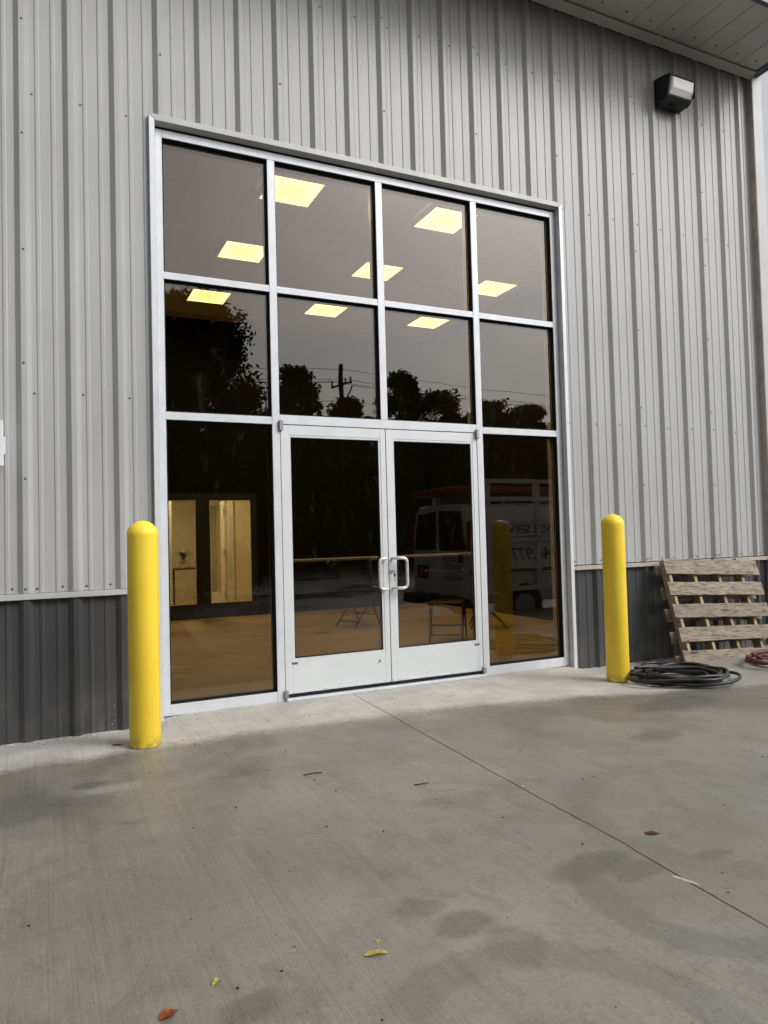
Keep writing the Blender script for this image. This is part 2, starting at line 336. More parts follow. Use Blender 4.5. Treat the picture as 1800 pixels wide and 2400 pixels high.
for y0, y1 in zip(ys, ys[1:]): mb.add([(jx(y0)-.02, y0, gz(1.3, y0)-.022), (jx(y0)+.02, y0, gz(1.3, y0)-.022), (jx(y1)+.02, y1, gz(1.3, y1)-.022), (jx(y1)-.02, y1, gz(1.3, y1)-.022)], [(0, 1, 2, 3)])
mb.build('joint_filler', M['joint'], pv)

# ------------------------------------------------------------------ building shell
B = empty('metal_building', (2.7, 0, -.03))
tag(B, 'grey ribbed metal building with charcoal base band and large glazed entrance', 'building')
def bpart(mb, name, mat, parent=None, **k):
    o = mb.build(name, mat, parent or B, **k); o.matrix_parent_inverse = (parent or B).matrix_world.inverted() if parent else Matrix.Translation((-2.7, 0, .03)); return o
def child(o, parent):
    o.parent = parent; return o
BX0, BX1, BY1 = -9.0, 6.42, 16.0
OPX0, OPX1, OPZ = -.056, 3.634, 4.285
mb = MB()
mb.box(BX0, OPX0-.004, .003, .16, -.09, 6.3); mb.box(OPX1+.004, BX1, .003, .16, -.09, 6.3); mb.box(OPX0-.004, OPX1+.004, .003, .16, OPZ+.004, 6.3)
bpart(mb, 'front_wall_core', M['joint'])
bpart(MB().box(BX1, BX1+.07, .003, BY1, -.35, 6.35), 'side_wall', M['wall'])
bpart(MB().box(BX0-.1, BX0, .003, BY1, -.35, 6.35), 'side_wall', M['wall'])
bpart(MB().box(BX0-.1, BX1+.07, BY1, BY1+.1, -.35, 6.35), 'rear_wall', M['wall'])
bpart(MB().add([(BX0-.3, -.98, 6.36), (6.60, -.98, 6.36), (6.60, BY1+.3, 6.36), (BX0-.3, BY1+.3, 6.36), (BX0-.3, -.98, 6.56), (6.60, -.98, 6.56), (6.60, BY1+.3, 7.2), (BX0-.3, BY1+.3, 7.2)],
      [(0, 3, 2, 1), (4, 5, 6, 7), (0, 1, 5, 4), (1, 2, 6, 5), (2, 3, 7, 6), (3, 0, 4, 7)]), 'roof', M['fascia'])

# ribbed sheets
RX = {i: -.958+.3048*i for i in range(-30, 16)}
RX.update({16: 3.938, 17: 4.243, 18: 4.569, 19: 4.893, 20: 5.220, 21: 5.552, 22: 5.888, 23: 6.194, 24: 6.46})
PROF = [(-.0175, 0), (.0165, .031), (.050, .031), (.080, 0), (.110, 0), (.1175, .0052), (.1355, .0052), (.143, 0), (.210, 0), (.2175, .0052), (.2355, .0052), (.243, 0)]
PANY = -.020
def sheet(k0, k1, z0, z1, pany, xlim, name, mat):
    pts = []
    for k in range(k0, k1):
        sc = (RX[k+1]-RX[k])/.3048
        pts += [(RX[k]+s_*(sc if s_ > .09 else 1), pany-d) for s_, d in PROF]
    pts.append((RX[k1]-.0175, pany))
    lap = k1 in RX and k1 < 24
    if lap: pts += [(RX[k1]+.0165, pany-.0295), (RX[k1]+.046, pany-.0295)]         # laps under the next sheet
    cut = [];
    for (xa, ya), (xb, yb) in zip(pts, pts[1:]):                                    # clip to xlim
        if xb <= xlim[0] or xa >= xlim[1]: continue
        def at(x): return (x, ya+(yb-ya)*(x-xa)/(xb-xa) if xb > xa else ya)
        a = (xa, ya) if xa >= xlim[0] else at(xlim[0]); b = (xb, yb) if xb <= xlim[1] else at(xlim[1])
        if not cut: cut.append(a)
        cut.append(b)
    if len(cut) < 2: return None
    mb = MB(); n = len(cut); nz_ = 2
    tilt = rnd.uniform(-.0012, .0012)
    for j in range(nz_):
        z = z0+(z1-z0)*j/(nz_-1)
        mb.v += [(x, y+tilt*(j-.5), z) for x, y in cut]
    mb.v += [(x, y+.0012+tilt*(j-.5), z0+(z1-z0)*j) for j in (0, 1) for x, y in cut]
    for i in range(n-1):
        mb.f.append((i, i+1, n+i+1, n+i)); mb.f.append((2*n+i+1, 2*n+i, 3*n+i, 3*n+i+1)); mb.f.append((i+1, i, 2*n+i, 2*n+i+1)); mb.f.append((n+i, n+i+1, 3*n+i+1, 3*n+i))
    return bpart(mb, name, mat, bevel=0)
panels = {}
WZ = .905; TOPZ = 6.262
XL = 3.655
for k0 in range(-6, 24, 3):
    x0, x1 = RX[k0]-.0175, RX[min(k0+3, 24)]
    k1 = min(k0+3, 24)
    if x1+.05 <= -.08 or x0 >= XL: segs = [((-99, 99), WZ)]
    else:
        segs = [((-99, -.062), WZ), ((-.062, XL), 4.345), ((XL, 99), WZ)]
    for lim, z0 in segs:
        o = sheet(k0, k1, z0, TOPZ, PANY, lim, 'wall_panel', M['wall'])
        if o and (k0 not in panels or z0 == WZ and lim == (-99, 99)): panels[k0] = o
for k0 in range(-6, 24, 3):
    k1 = min(k0+3, 24)
    for lim in ((-99, -.068), (3.668, 99)):
        sheet(k0, k1, -.078, .868, PANY+.004, lim, 'base_panel', M['wain'])
# trims of the wall
bpart(MB().box(-2.9, -.068, -.060, .002, .864, .902), 'base_flashing', M['trim'], bevel=.002)
bpart(MB().box(3.668, 6.395, -.060, .002, .858, .896), 'base_flashing', M['tan_trim'], bevel=.002)
d = -.062
bpart(MB().hexa([(-.098, d, -.05), (-.058, d, -.05), (-.058, .05, -.05), (-.098, .0, -.05), (-.098, d, 4.345), (-.058, d, 4.300), (-.058, .05, 4.300), (-.098, .0, 4.345)]), 'door_trim', M['alu'], bevel=.0015)
bpart(MB().hexa([(3.6335, d, -.06), (3.672, d, -.06), (3.672, .0, -.06), (3.6335, .05, -.06), (3.6335, d, 4.300), (3.672, d, 4.345), (3.672, .0, 4.345), (3.6335, .05, 4.300)]), 'door_trim', M['alu'], bevel=.0015)
bpart(MB().hexa([(-.0565, d, 4.302), (3.632, d, 4.302), (3.632, .05, 4.286), (-.0565, .05, 4.286), (-.097, d, 4.347), (3.671, d, 4.347), (3.671, .0, 4.347), (-.097, .0, 4.347)]), 'head_trim', M['trim'], bevel=.0015)
bpart(MB().box(6.388, 6.394, -.092, .0, -.06, 6.26), 'corner_trim_return', M['tan_trim'])
bpart(MB().box(6.3945, 6.54, -.096, -.090, -.06, 6.27).box(6.534, 6.5405, -.0895, .14, -.06, 6.27), 'corner_trim', M['trim'])
# soffit: boards with standing seams, trim at the wall, dark fascia
xs_ = [6.39-.3095*i for i in range(0, 50)]
for i in range(len(xs_)-1):
    xb, xa = xs_[i], xs_[i+1]
    if xb < -4: break
    bpart(MB().box(xa+.0006, xb-.0006, -.88, -.02, 6.286, 6.296).box(xa+.0012, xa+.024, -.88, -.06, 6.280, 6.2855), 'soffit_panel', M['soffit'])
    if xb > 3:
        s_ = bpart(MB().lathe([(.004, -.003), (.009, -.003), (.009, .003), (.006, .006)], 8, (xa+.16, -.27, 6.281)), 'screw', M['screw'])
bpart(MB().hexa([(-6, -.066, 6.232), (6.388, -.066, 6.232), (6.388, -.155, 6.262), (-6, -.155, 6.262), (-6, -.066, 6.236), (6.388, -.066, 6.236), (6.388, -.155, 6.270), (-6, -.155, 6.270)]), 'soffit_trim', M['trim'])
bpart(MB().box(-9, 6.50, -.93, -.882, 6.262, 6.36), 'eave_fascia', M['fascia'])
bpart(MB().box(6.394, 6.50, -.880, .14, 6.272, 6.36), 'rake_fascia', M['fascia'])
# screws (one shared mesh each way)
scm = MB().lathe([(.0078, 0), (.0078, .0015), (.0052, .002), (.0052, .0052), (.0035, .0062)], 8).mesh('screw', smooth=True); scm.materials.append(M['screw'])
RM = Matrix.Rotation(R(90), 4, 'X')
def screw(x, z, y, parent=None):
    o = bpy.data.objects.new('screw', scm); COL.objects.link(o); o.parent = B
    o.matrix_parent_inverse = Matrix.Translation((-2.7, 0, .03))
    o.matrix_basis = Matrix.Translation((x+rnd.uniform(-.004, .004), y, z+rnd.uniform(-.006, .006))) @ RM
def open_(x, z): return -.1 < x < 3.68 and z < 4.36
for k in range(-1, 24):
    fx = RX[k]+.0975
    for zz in (2.257, 4.315, 5.575):
        if not open_(fx, zz): screw(fx, zz, PANY)
    if k % 3 == 0:
        for zz in (1.67, 2.446, 3.225, 4.02, 4.812, 5.612):
            if not open_(RX[k]+.033, zz): screw(RX[k]+.033, zz, PANY-.031)
    for off in (.0, .0975, .30-.045):
        xx = RX[k]+(.033 if off == 0 and k % 3 == 0 else (.0975 if off < .1 else off))
        if off == 0 and k % 3: continue
        if xx > 6.35: continue
        if not open_(xx, .93): screw(xx, .936, PANY-(.031 if off == 0 else 0))
        if not open_(xx, .02) and off: screw(xx, .022, PANY+.004)

# ------------------------------------------------------------------ storefront
XP = [(0, .799), (.861, 1.737), (1.801, 2.678), (2.742, 3.571)]
FD = .150
fr = MB()
fr.box(-.050, 0, 0, FD, -.03, 4.275).box(3.571, 3.626, 0, FD, -.03, 4.275).box(.0005, 3.5705, 0, FD, 4.215, 4.275)
fo = bpart(fr, 'window_frame', M['alu'], bevel=.0025)
INV = Matrix.Translation((-2.7, 0, .03))
def sub(mb, name, mat, parent, **k):
    o = mb.build(name, mat, parent, **k); return o      # parent meshes keep building coordinates, so no offset
sub(MB().box(.7995, .8605, .0005, FD-.001, -.03, 4.2145), 'mullion', M['alu'], fo, bevel=.002)
sub(MB().box(2.6785, 2.7415, .0005, FD-.001, -.03, 4.2145), 'mullion', M['alu'], fo, bevel=.002)
sub(MB().box(1.7375, 1.8005, .0005, FD-.001, 2.1955, 4.2145), 'mullion', M['alu'], fo, bevel=.002)
for a, b in XP: sub(MB().box(a+.0005, b-.0005, .0015, FD-.003, 3.159, 3.186).box(a+.0005, b-.0005, .0035, FD-.003, 3.1865, 3.212), 'transom_bar', M['alu'], fo, bevel=.0015)
for a, b in (XP[0], XP[3]):
    sub(MB().box(a+.0005, b-.0005, .0015, FD-.003, 2.118, 2.147).box(a+.0005, b-.0005, .0035, FD-.003, 2.1475, 2.176), 'transom_bar', M['alu'], fo, bevel=.0015)
    sub(MB().box(a+.0005, b-.0005, .0015, FD-.003, -.03, .05), 'sill_bar', M['alu'], fo, bevel=.002)
sub(MB().box(.861, 2.678, .001, FD-.003, 2.123, 2.195), 'door_header', M['alu'], fo, bevel=.0015)
sub(MB().box(.862, 2.677, -.035, .10, -.029, -.008), 'threshold', M['alu'], fo, bevel=.003)
def pane(x0, x1, z0, z1):
    e_ = .0015; g_ = .013
    k = MB()
    k.box(x0, x0+e_*2, .006, .044, z0, z1).box(x1-e_*2, x1, .006, .044, z0, z1).box(x0+.004, x1-.004, .006, .044, z1-.003, z1).box(x0+.004, x1-.004, .006, .044, z0, z0+.003)
    for yy in ((.036, .0445), (.0715, .075)):
        k.box(x0+.004, x0+g_, *yy, z0+.004, z1-.004).box(x1-g_, x1-.004, *yy, z0+.004, z1-.004).box(x0+g_, x1-g_, *yy, z1-g_, z1-.004).box(x0+g_, x1-g_, *yy, z0+.004, z0+g_)
    sub(k, 'gasket', M['rubber'], fo)
    sub(MB().box(x0+.004, x1-.004, .0455, .0705, z0+.004, z1-.004), 'pane', M['glass'], fo)
for i, (a, b) in enumerate(XP):
    pane(a, b, 3.212, 4.215); pane(a, b, 2.195 if i in (1, 2) else 2.176, 3.159)
    if i in (0, 3): pane(a, b, .05, 2.118)
# ---- doors
def arc(c0, r_, a0, a1, n, f): return [f(c0[0]+r_*math.cos(a0+(a1-a0)*i/n), c0[1]+r_*math.sin(a0+(a1-a0)*i/n)) for i in range(n+1)]
def door(x0, x1, gx0, gx1, side, label):
    Y0, Y1 = .003, .048; Zb, Zt, G0, G1 = .020, 2.1165, .29, 2.022; bd = .017
    k = MB()
    k.box(x0, gx0-bd, Y0, Y1, Zb, Zt).box(gx1+bd, x1, Y0, Y1, Zb, Zt).box(gx0-bd+.0006, gx1+bd-.0006, Y0+.0008, Y1-.001, G1+bd, Zt).box(gx0-bd+.0006, gx1+bd-.0006, Y0+.001, Y1-.001, Zb, G0-bd)
    dr = bpart(k, 'door', M['panel_alu'], bevel=.0012); tag(dr, label)
    k = MB()
    k.box(gx0-bd+.0008, gx0, Y0+.0035, Y1-.004, G0-bd+.001, G1+bd-.001).box(gx1, gx1+bd-.0008, Y0+.0035, Y1-.004, G0-bd+.001, G1+bd-.001)
    k.box(gx0+.0005, gx1-.0005, Y0+.0035, Y1-.004, G1, G1+bd-.001).box(gx0+.0005, gx1-.0005, Y0+.0035, Y1-.004, G0-bd+.001, G0)
    sub(k, 'glazing_bead', M['alu'], dr)
    k = MB()
    for yy in ((.0105, .0135), (.0405, .0435)):
        k.box(gx0+.0006, gx0+.006, *yy, G0+.001, G1-.001).box(gx1-.006, gx1-.0006, *yy, G0+.001, G1-.001).box(gx0+.006, gx1-.006, *yy, G1-.006, G1-.001).box(gx0+.006, gx1-.006, *yy, G0+.001, G0+.006)
    sub(k, 'gasket', M['rubber'], dr)
    sub(MB().box(gx0+.001, gx1-.001, .0145, .0395, G0+.001, G1-.001), 'pane', M['glass'], dr)
    # bottom sweep with screws
    sub(MB().box(x0+.002, x1-.002, Y0-.0045, Y0-.0005, .023, .040), 'door_sweep', M['alu'], dr, bevel=.001)
    sub(MB().box(x0+.001, x1-.001, .006, .044, -.007, .0195), 'sweep_rubber', M['rubber'], dr)
    k = MB()
    for i in range(4):
        xx = x0+.06+(x1-x0-.12)*i/3; k.tube([(xx, Y0-.0062, .031), (xx, Y0-.0046, .031)], .0035, 8)
    sub(k, 'sweep_screw', M['screw'], dr)
    # label plate and cylinder guard
    lx = gx0-.030 if side < 0 else gx1-.022
    sub(MB().box(lx, lx+.052, Y0-.0012, Y0-.0002, .245, .262), 'label_plate', M['plate'], dr)
    if side < 0: sub(MB().lathe([(.0055, 0), (.0055, .004)], 12).mesh('x') and MB().tube([(1.667, Y0-.006, .197), (1.677, Y0-.006, .209)], .0055, 8), 'flush_bolt', M['screw'], dr)
    # pivots
    px = x0-.001 if side < 0 else x1+.001
    for zs_ in ((2.068, 2.106, 2.150), (-.004, .012, .055)):
        sub(MB().box(px-.016, px+.016, -.024, Y0-.0005, zs_[0], zs_[2]), 'pivot', M['dark_alu'], dr, bevel=.005)
    # pull handle
    xa = 1.742 if side < 0 else 1.812; xo = 1.655 if side < 0 else 1.907; yo = -.075; za, zb = .792, 1.040; q = .035
    sg = -1 if side < 0 else 1
    path = [(xa, Y0, zb), (xa, yo*.45, zb)]
    path += [(xa+sg*.012, yo*.78, zb), (xa+sg*.032, yo*.97, zb)]
    n = 6
    for i in range(n+1):
        an = i/n*math.pi/2; path.append((xo-sg*q+sg*q*math.sin(an), yo, zb-q+q*math.cos(an)))
    for i in range(n+1):
        an = i/n*math.pi/2; path.append((xo-sg*q+sg*q*math.cos(an), yo, za+q-q*math.sin(an)))
    path += [(xa+sg*.032, yo*.97, za), (xa+sg*.012, yo*.78, za), (xa, yo*.45, za), (xa, Y0, za)]
    sub(MB().tube(path, .0125, 14), 'pull_handle', M['handle'], dr, smooth='all')
    # inside push bar
    sub(MB().tube([(gx0-.02, .108, 1.046), (gx1+.02, .108, 1.046)], .0125, 12).tube([(gx0-.02, .049, 1.046), (gx0-.02, .108, 1.046)], .012, 8).tube([(gx1+.02, .049, 1.046), (gx1+.02, .108, 1.046)], .012, 8), 'push_bar', M['bar_grey'], dr, smooth=True)
    if side > 0:
        k = MB(); k.tube([(1.800, Y0, .935), (1.800, -.012, .935)], [.019, .016], 20); sub(k, 'lock_cylinder', M['handle'], dr, smooth=True)
        sub(MB().box(1.7985, 1.8015, -.0135, -.0125, .929, .941), 'keyway', M['rubber'], dr)
    return dr
door(.866, 1.7715, .946, 1.709, -1, 'left leaf with bottom rail marked by a small dark flush bolt')
door(1.7795, 2.6735, 1.852, 2.612, 1, 'right leaf with the lock cylinder')
# key hanging in the lock
ky = empty('key', (1.802, -.014, .935)); tag(ky, 'small key with a blue tag hanging from the entrance door lock', 'key')
M['key'] = simple('nickel_key', (.45, .43, .38), .3, .9, .1, 60); M['keyblue'] = simple('blue_key_tag', (.02, .10, .22), .4, 0, .2, 60)
MB().box(-.001, .001, -.028, .0005, -.006, .004).tube([(0, -.028+.009*math.cos(a_*.785), -.008+.009*math.sin(a_*.785)) for a_ in range(8)], .002, 6, True).build('key_head', M['key'], ky)
MB().tube([(.002, -.026, -.018), (.008, -.02, -.032), (.012, -.012, -.05)], [.005, .0105, .004], 10).build('key_tag', M['keyblue'], ky, smooth=True)
MB().box(.0095, .0125, -.013, -.011, -.088, -.048).build('key_blade', M['key'], ky)

# ------------------------------------------------------------------ inside
M['charcoal_wall'] = simple('charcoal_inner_paint', (.0065, .0065, .0065), .9, 0, .15, 2, .1)
M['cream'] = simple('cream_hall_paint', (.74, .66, .48), .7, 0, .05, 2)
M['white_paint'] = simple('white_door_paint', (.72, .70, .62), .45, 0, .05, 3)
M['black_metal'] = simple('black_door_metal', (.012, .012, .012), .45, 0, .2, 8)
M['ceil'] = simple('acoustic_tile', (.80, .77, .77), .9, 0, .06, 40)
M['grid'] = simple('ceiling_grid_paint', (.66, .62, .58), .6, 0, .05, 8)
M['bulk'] = simple('bulkhead_paint', (.36, .37, .39), .8, 0, .04, 3)
t = NT('lit_panel'); em = t.n('Emission'); ox, oy, oz = t.sep(t.obj())
ed = t.rng(t.math('MAXIMUM', t.math('ABSOLUTE', ox), t.math('ABSOLUTE', oy)), .06, .25)
t.set(em.inputs[0], t.mix(ed, (1.0, .80, .40), (1.0, .88, .46))); t.set(em.inputs[1], t.rng(ed, 0, 1, 3.6, 5.2)); t.t.links.new(em.outputs[0], t.o.inputs[0]); M['lamp'] = t.m
M['hall_lamp'] = emit('lit_hall_panel', (1.0, .86, .45), 5.0)
def lamp_light(parent, z, power, col=(1, .88, .60)):
    l_ = bpy.data.lights.new('lamp_light', 'SPOT'); l_.energy = power; l_.color = col; l_.spot_size = R(165); l_.spot_blend = 1; l_.shadow_soft_size = 0
    o = bpy.data.objects.new('lamp_light', l_); COL.objects.link(o); o.parent = parent; o.location = (0, 0, z)
FX0, FX1, FY1 = -2.6, 5.7, 6.45
fl = MB().box(FX0, FX1+.05, .165, 11.2, -.09, -.046).build('floor', M['joint']); tag(fl, 'warm oak laminate floor seen through the glazed entrance', 'floor', kind='structure')
pw_, ix = .19, 0
pm1 = MB().box(0, 1.38, 0, pw_-.003, -.0455, -.031).mesh('plank', .001); pm1.materials.append(M['plank'])
y = .168; row = 0
while y+pw_ < FY1+.02:
    x = FX0 - [0, .9, .45, 1.2, .2][row % 5]
    while x < FX1-.1:
        if x > FX0-.1 or True:
            o = bpy.data.objects.new('plank', pm1); COL.objects.link(o); o.parent = fl
            xa = max(x, FX0); xb = min(x+1.382, FX1); 
            o.location = (xa, y, 0); o.scale = ((xb-xa-.002)/1.38, 1, 1)
        x += 1.382
    y += pw_; row += 1
DX0, DX1 = .645, 2.452
bw = MB().box(FX0, DX0, FY1, FY1+.12, -.045, 4.95).box(DX1, FX1+.1, FY1, FY1+.12, -.045, 4.95).box(DX0, DX1, FY1, FY1+.12, 2.002, 4.95).build('wall_back', M['charcoal_wall']); tag(bw, kind='structure', label='charcoal inner back wall behind the entrance room', cat='wall')
o = MB().box(FX1, FX1+.1, .165, FY1-.001, -.045, 4.95).build('wall_right', M['charcoal_wall']); tag(o, kind='structure', label='charcoal inner side wall right of the entrance room', cat='wall')
o = MB().box(FX0-.1, FX0, .165, FY1-.001, -.045, 4.95).build('wall_left', M['charcoal_wall']); tag(o, kind='structure', label='charcoal inner side wall left of the entrance room', cat='wall')
CZ = 4.80; TS = .609
ce = MB().box(FX0, FX1, .165, FY1, CZ+.06, CZ+.1).build('ceiling', M['grid']); tag(ce, 'suspended tile ceiling of the entrance room with square lights', 'ceiling', kind='structure')
LX = [1.446, 3.273, 5.109]; LY = [1.50, 3.30, 5.10]
LY = [1.535, 3.285, 5.095]
tm = MB().box(-.295, .295, -.295, .295, CZ+.004, CZ+.02).mesh('ceiling_tile', .003); tm.materials.append(M['ceil'])
gx0 = LX[0]-TS*7+.0; 
lights = []
nx = 14; 
for i in range(nx):
    for j in range(10):
        x = 1.446 + (i-6)*TS; yv = 1.535-.05 + (j)*TS*.992
        if x < FX0+.3 or x > FX1-.25 or yv > FY1-.25: continue
        if any(abs(x-a) < .32 and abs(yv-b) < .32 for a in LX for b in LY): continue
        o = bpy.data.objects.new('ceiling_tile', tm); COL.objects.link(o); o.parent = ce; o.location = (x, yv, 0)
for i in range(nx+1):
    x = 1.446+(i-6.5)*TS
    if FX0 < x < FX1-.02: MB().box(x-.012, x+.012, 1.2, FY1-.01, CZ-.002, CZ+.0035).build('grid_bar', M['grid'], ce)
bk = MB().box(FX0, FX1-.002, .165, 1.19, CZ-.03, CZ+.05).build('bulkhead', M['bulk'], ce)
bx = MB().box(-.265, .265, -.265, .265, CZ-.010, CZ-.004).mesh('diffuser', .001); bx.materials.append(M['lamp'])
fb = MB()
for q in ((-.300, .300, -.300, -.2655), (-.300, .300, .2655, .300), (-.300, -.2655, -.265, .265), (.2655, .300, -.265, .265)): fb.box(*q, CZ-.014, CZ+.045)
fbm = fb.mesh('light_frame', .001); fbm.materials.append(M['ceil'])
rown = ['nearest the glass', 'in the middle row', 'in the row by the back wall']; coln = ['left', 'centre', 'right']
for i, a in enumerate(LX):
    for j, b in enumerate(LY):
        if (i, j) == (2, 0): continue
        q = empty('ceiling_light', (a+(.085, .03, -.02)[j], b+(.03, 0, 0)[j], 0)); tag(q, f'lit square ceiling panel, {coln[i]} column, {rown[j]}', 'ceiling light', 'square panel lights in the entrance room ceiling')
        link('diffuser', bx, None, q); link('light_frame', fbm, None, q); lamp_light(q, CZ-.02, 135)
# interior double doors
def idoor(x0, x1, g0, g1, label, hs):
    q = empty('interior_door', (x0, FY1, -.03)); tag(q, label, 'door', 'inner glazed double doors')
    def pb(mb, n, m, **k):
        o = mb.build(n, m, q, **k); o.matrix_parent_inverse = Matrix.Translation((-x0, -FY1, .03)); return o
    Y0 = FY1-.02
    pb(MB().box(x0, g0, Y0, Y0+.045, -.02, 2.0).box(g1, x1, Y0, Y0+.045, -.02, 2.0).box(g0, g1, Y0, Y0+.045, 1.886, 2.0).box(g0, g1, Y0, Y0+.045, -.02, .205), 'door_leaf', M['black_metal'])
    pb(MB().box(g0+.001, g1-.001, Y0+.018, Y0+.026, .206, 1.885), 'pane', M['clear_glass'])
    pb(MB().box(g0+.001, g0+.012, Y0+.005, Y0+.016, .206, 1.885).box(g1-.012, g1-.001, Y0+.005, Y0+.016, .206, 1.885).box(g0+.012, g1-.012, Y0+.005, Y0+.016, 1.874, 1.885).box(g0+.012, g1-.012, Y0+.005, Y0+.016, .206, .217), 'glazing_bead', M['white_paint'])
idoor(.648, 1.5455, .76, 1.44, 'black inner door leaf with tall glass, left of the pair, partly hidden by the window jamb', -1)
idoor(1.5485, 2.449, 1.667, 2.345, 'black inner door leaf with tall glass, right of the pair, cream hall wall behind it', 1)
# lit hall beyond: cream walls, an inner doorway with an open white glazed door, a desk with plant
HY = 7.75
def wallbox(mb, label, mat): return tag(mb.build('wall_hall', mat), label, 'wall', kind='structure')
wallbox(MB().box(2.27, 2.7495, HY, HY+.1, -.045, 2.699).box(.1005, 1.27, HY, HY+.1, -.045, 2.699).box(1.27, 2.27, HY, HY+.1, 2.10, 2.699), 'cream hall wall with a doorway beyond the inner doors', M['cream'])
wallbox(MB().box(2.75, 2.85, FY1+.121, 10.9, -.045, 2.7), 'cream hall side wall right of the inner doors', M['cream'])
wallbox(MB().box(.0, .1, FY1+.121, 10.9, -.045, 2.7), 'cream hall side wall left of the inner doors', M['cream'])
wallbox(MB().box(.0, 2.85, 10.9, 11.0, -.045, 2.7), 'pale end wall of the room beyond the hall', simple('sage_paint', (.48, .46, .36), .7, 0, .05, 2))
tag(MB().box(0, 2.85, FY1+.121, 11.0, 2.70, 2.78).build('ceiling_hall', M['ceil']), 'low ceiling of the hall beyond the inner doors', 'ceiling', kind='structure')
tag(MB().box(0.1, 2.75, FY1+.121, 10.9, -.045, -.03).build('floor_hall', simple('hall_floor', (.38, .29, .17), .5, 0, .1, 3)), 'light wood floor of the hall beyond the inner doors', 'floor', kind='structure')
for lx_, ly_, lb in ((1.5, 7.1, 'lit panel on the hall ceiling just behind the inner doors'), (1.4, 9.2, 'lit panel on the ceiling of the far room beyond the hall')):
    q = empty('hall_light', (lx_, ly_, 2.69)); tag(q, lb, 'ceiling light')
    MB().box(-.28, .28, -.28, .28, -.012, -.004).build('diffuser', M['hall_lamp'], q); MB().box(-.30, .30, -.30, .30, -.0035, .009).build('light_frame', M['white_paint'], q); lamp_light(q, -.02, 250, (1, .93, .78))
q = empty('glazed_door', (2.235, HY+.05, -.03)); tag(q, 'open white glazed door in the lit hall with three dark hinges', 'door')
q.rotation_euler.z = R(-66)
MB().box(-.80, -.68, -.02, .02, .01, 2.08).box(-.12, 0, -.02, .02, .01, 2.08).box(-.68, -.12, -.02, .02, 1.92, 2.08).box(-.68, -.12, -.02, .02, .01, .30).build('door_leaf', M['white_paint'], q, bevel=.003)
MB().box(-.679, -.121, -.004, .004, .301, 1.919).build('pane', M['clear_glass'], q)
for hz in (.28, 1.02, 1.78): MB().box(-.018, .018, -.030, -.0205, hz-.05, hz+.05).build('hinge', M['dark_alu'], q)
q = empty('door_frame', (1.77, HY, -.03)); tag(q, 'cream painted frame around the hall doorway', 'door frame')
MB().box(.50, .60, -.03, -.001, 0, 2.12).build('jamb', M['white_paint'], q); MB().box(-.60, -.50, -.03, -.001, 0, 2.12).build('jamb', M['white_paint'], q); MB().box(-.60, .60, -.03, -.001, 2.121, 2.21).build('head', M['white_paint'], q)
q = empty('desk', (1.80, 9.2, -.03)); tag(q, 'small dark red desk seen through the left inner door glass', 'desk')
M['redwood'] = simple('dark_red_wood', (.09, .02, .012), .4, 0, .2, 8)
MB().box(-.35, .35, -.25, .25, .70, .735).build('desk_top', M['redwood'], q, bevel=.003)
for sx in (-.31, .31):
    for sy in (-.21, .21): MB().box(sx-.025, sx+.025, sy-.025, sy+.025, 0, .6995).build('leg', M['redwood'], q)
q = empty('potted_plant', (1.72, 9.2, .7055)); tag(q, 'leafy pot plant on the dark red desk in the lit hall', 'plant')
MB().lathe([(.06, 0), (.085, .15), (.08, .15), (.06, .12)], 16).build('pot', M['white_paint'], q, smooth=True)
M['leafg'] = simple('plant_leaf', (.05, .09, .03), .5, 0, .3, 20)
for i in range(9):
    a = i*2.4; l_ = .16+.1*rnd.random(); dx, dy = math.cos(a), math.sin(a); pts = [(0, 0, .125), (dx*l_*.4, dy*l_*.4, .25+.05*rnd.random()), (dx*l_, dy*l_, .22+.14*rnd.random())]
    nx_, ny_ = -dy*.03, dx*.03
    MB().add([pts[0], (pts[1][0]+nx_, pts[1][1]+ny_, pts[1][2]), pts[2], (pts[1][0]-nx_, pts[1][1]-ny_, pts[1][2]), (pts[1][0], pts[1][1], pts[1][2]-.012)], [(0, 1, 4), (1, 2, 4), (2, 3, 4), (3, 0, 4), (0, 3, 2, 1)]).build('leaf', M['leafg'], q)
# folding chairs on the laminate
M['chair'] = simple('black_chair_tube', (.012, .012, .013), .4, .3, .2, 20)
def chair(x, y, rz, label):
    q = empty('folding_chair', (x, y, -.031)); q.rotation_euler.z = rz; tag(q, label, 'chair', 'black folding chairs inside the entrance')
    for s_ in (-.21, .21):
        MB().tube([(s_, .24, .012), (s_, .02, .46), (s_, -.17, .84)], .012, 8).build('leg', M['chair'], q, smooth=True)
        MB().tube([(s_*.9, -.24, .012), (s_*.9, .16, .44)], .012, 8).build('leg', M['chair'], q, smooth=True)
    MB().tube([(-.205, .165, .16), (.205, .165, .16)], .009, 8).build('stretcher', M['chair'], q); MB().tube([(-.185, -.18, .09), (.185, -.18, .09)], .009, 8).build('stretcher', M['chair'], q)
    MB().box(-.195, .195, -.17, .20, .445, .465).build('seat', M['chair'], q, bevel=.008); MB().hexa([(-.2, -.125, .70), (.2, -.125, .70), (.2, -.105, .70), (-.2, -.105, .70), (-.2, -.18, .84), (.2, -.18, .84), (.2, -.16, .84), (-.2, -.16, .84)]).build('backrest', M['chair'], q, bevel=.006)
chair(3.18, 3.96, R(-70), 'black folding chair farthest from the glass, seen through the left door')
chair(3.52, 2.06, R(-35), 'black folding chair nearest the glass, seen through the right door')
chair(4.55, 2.75, R(60), 'black folding chair seen through the narrow pane right of the doors')

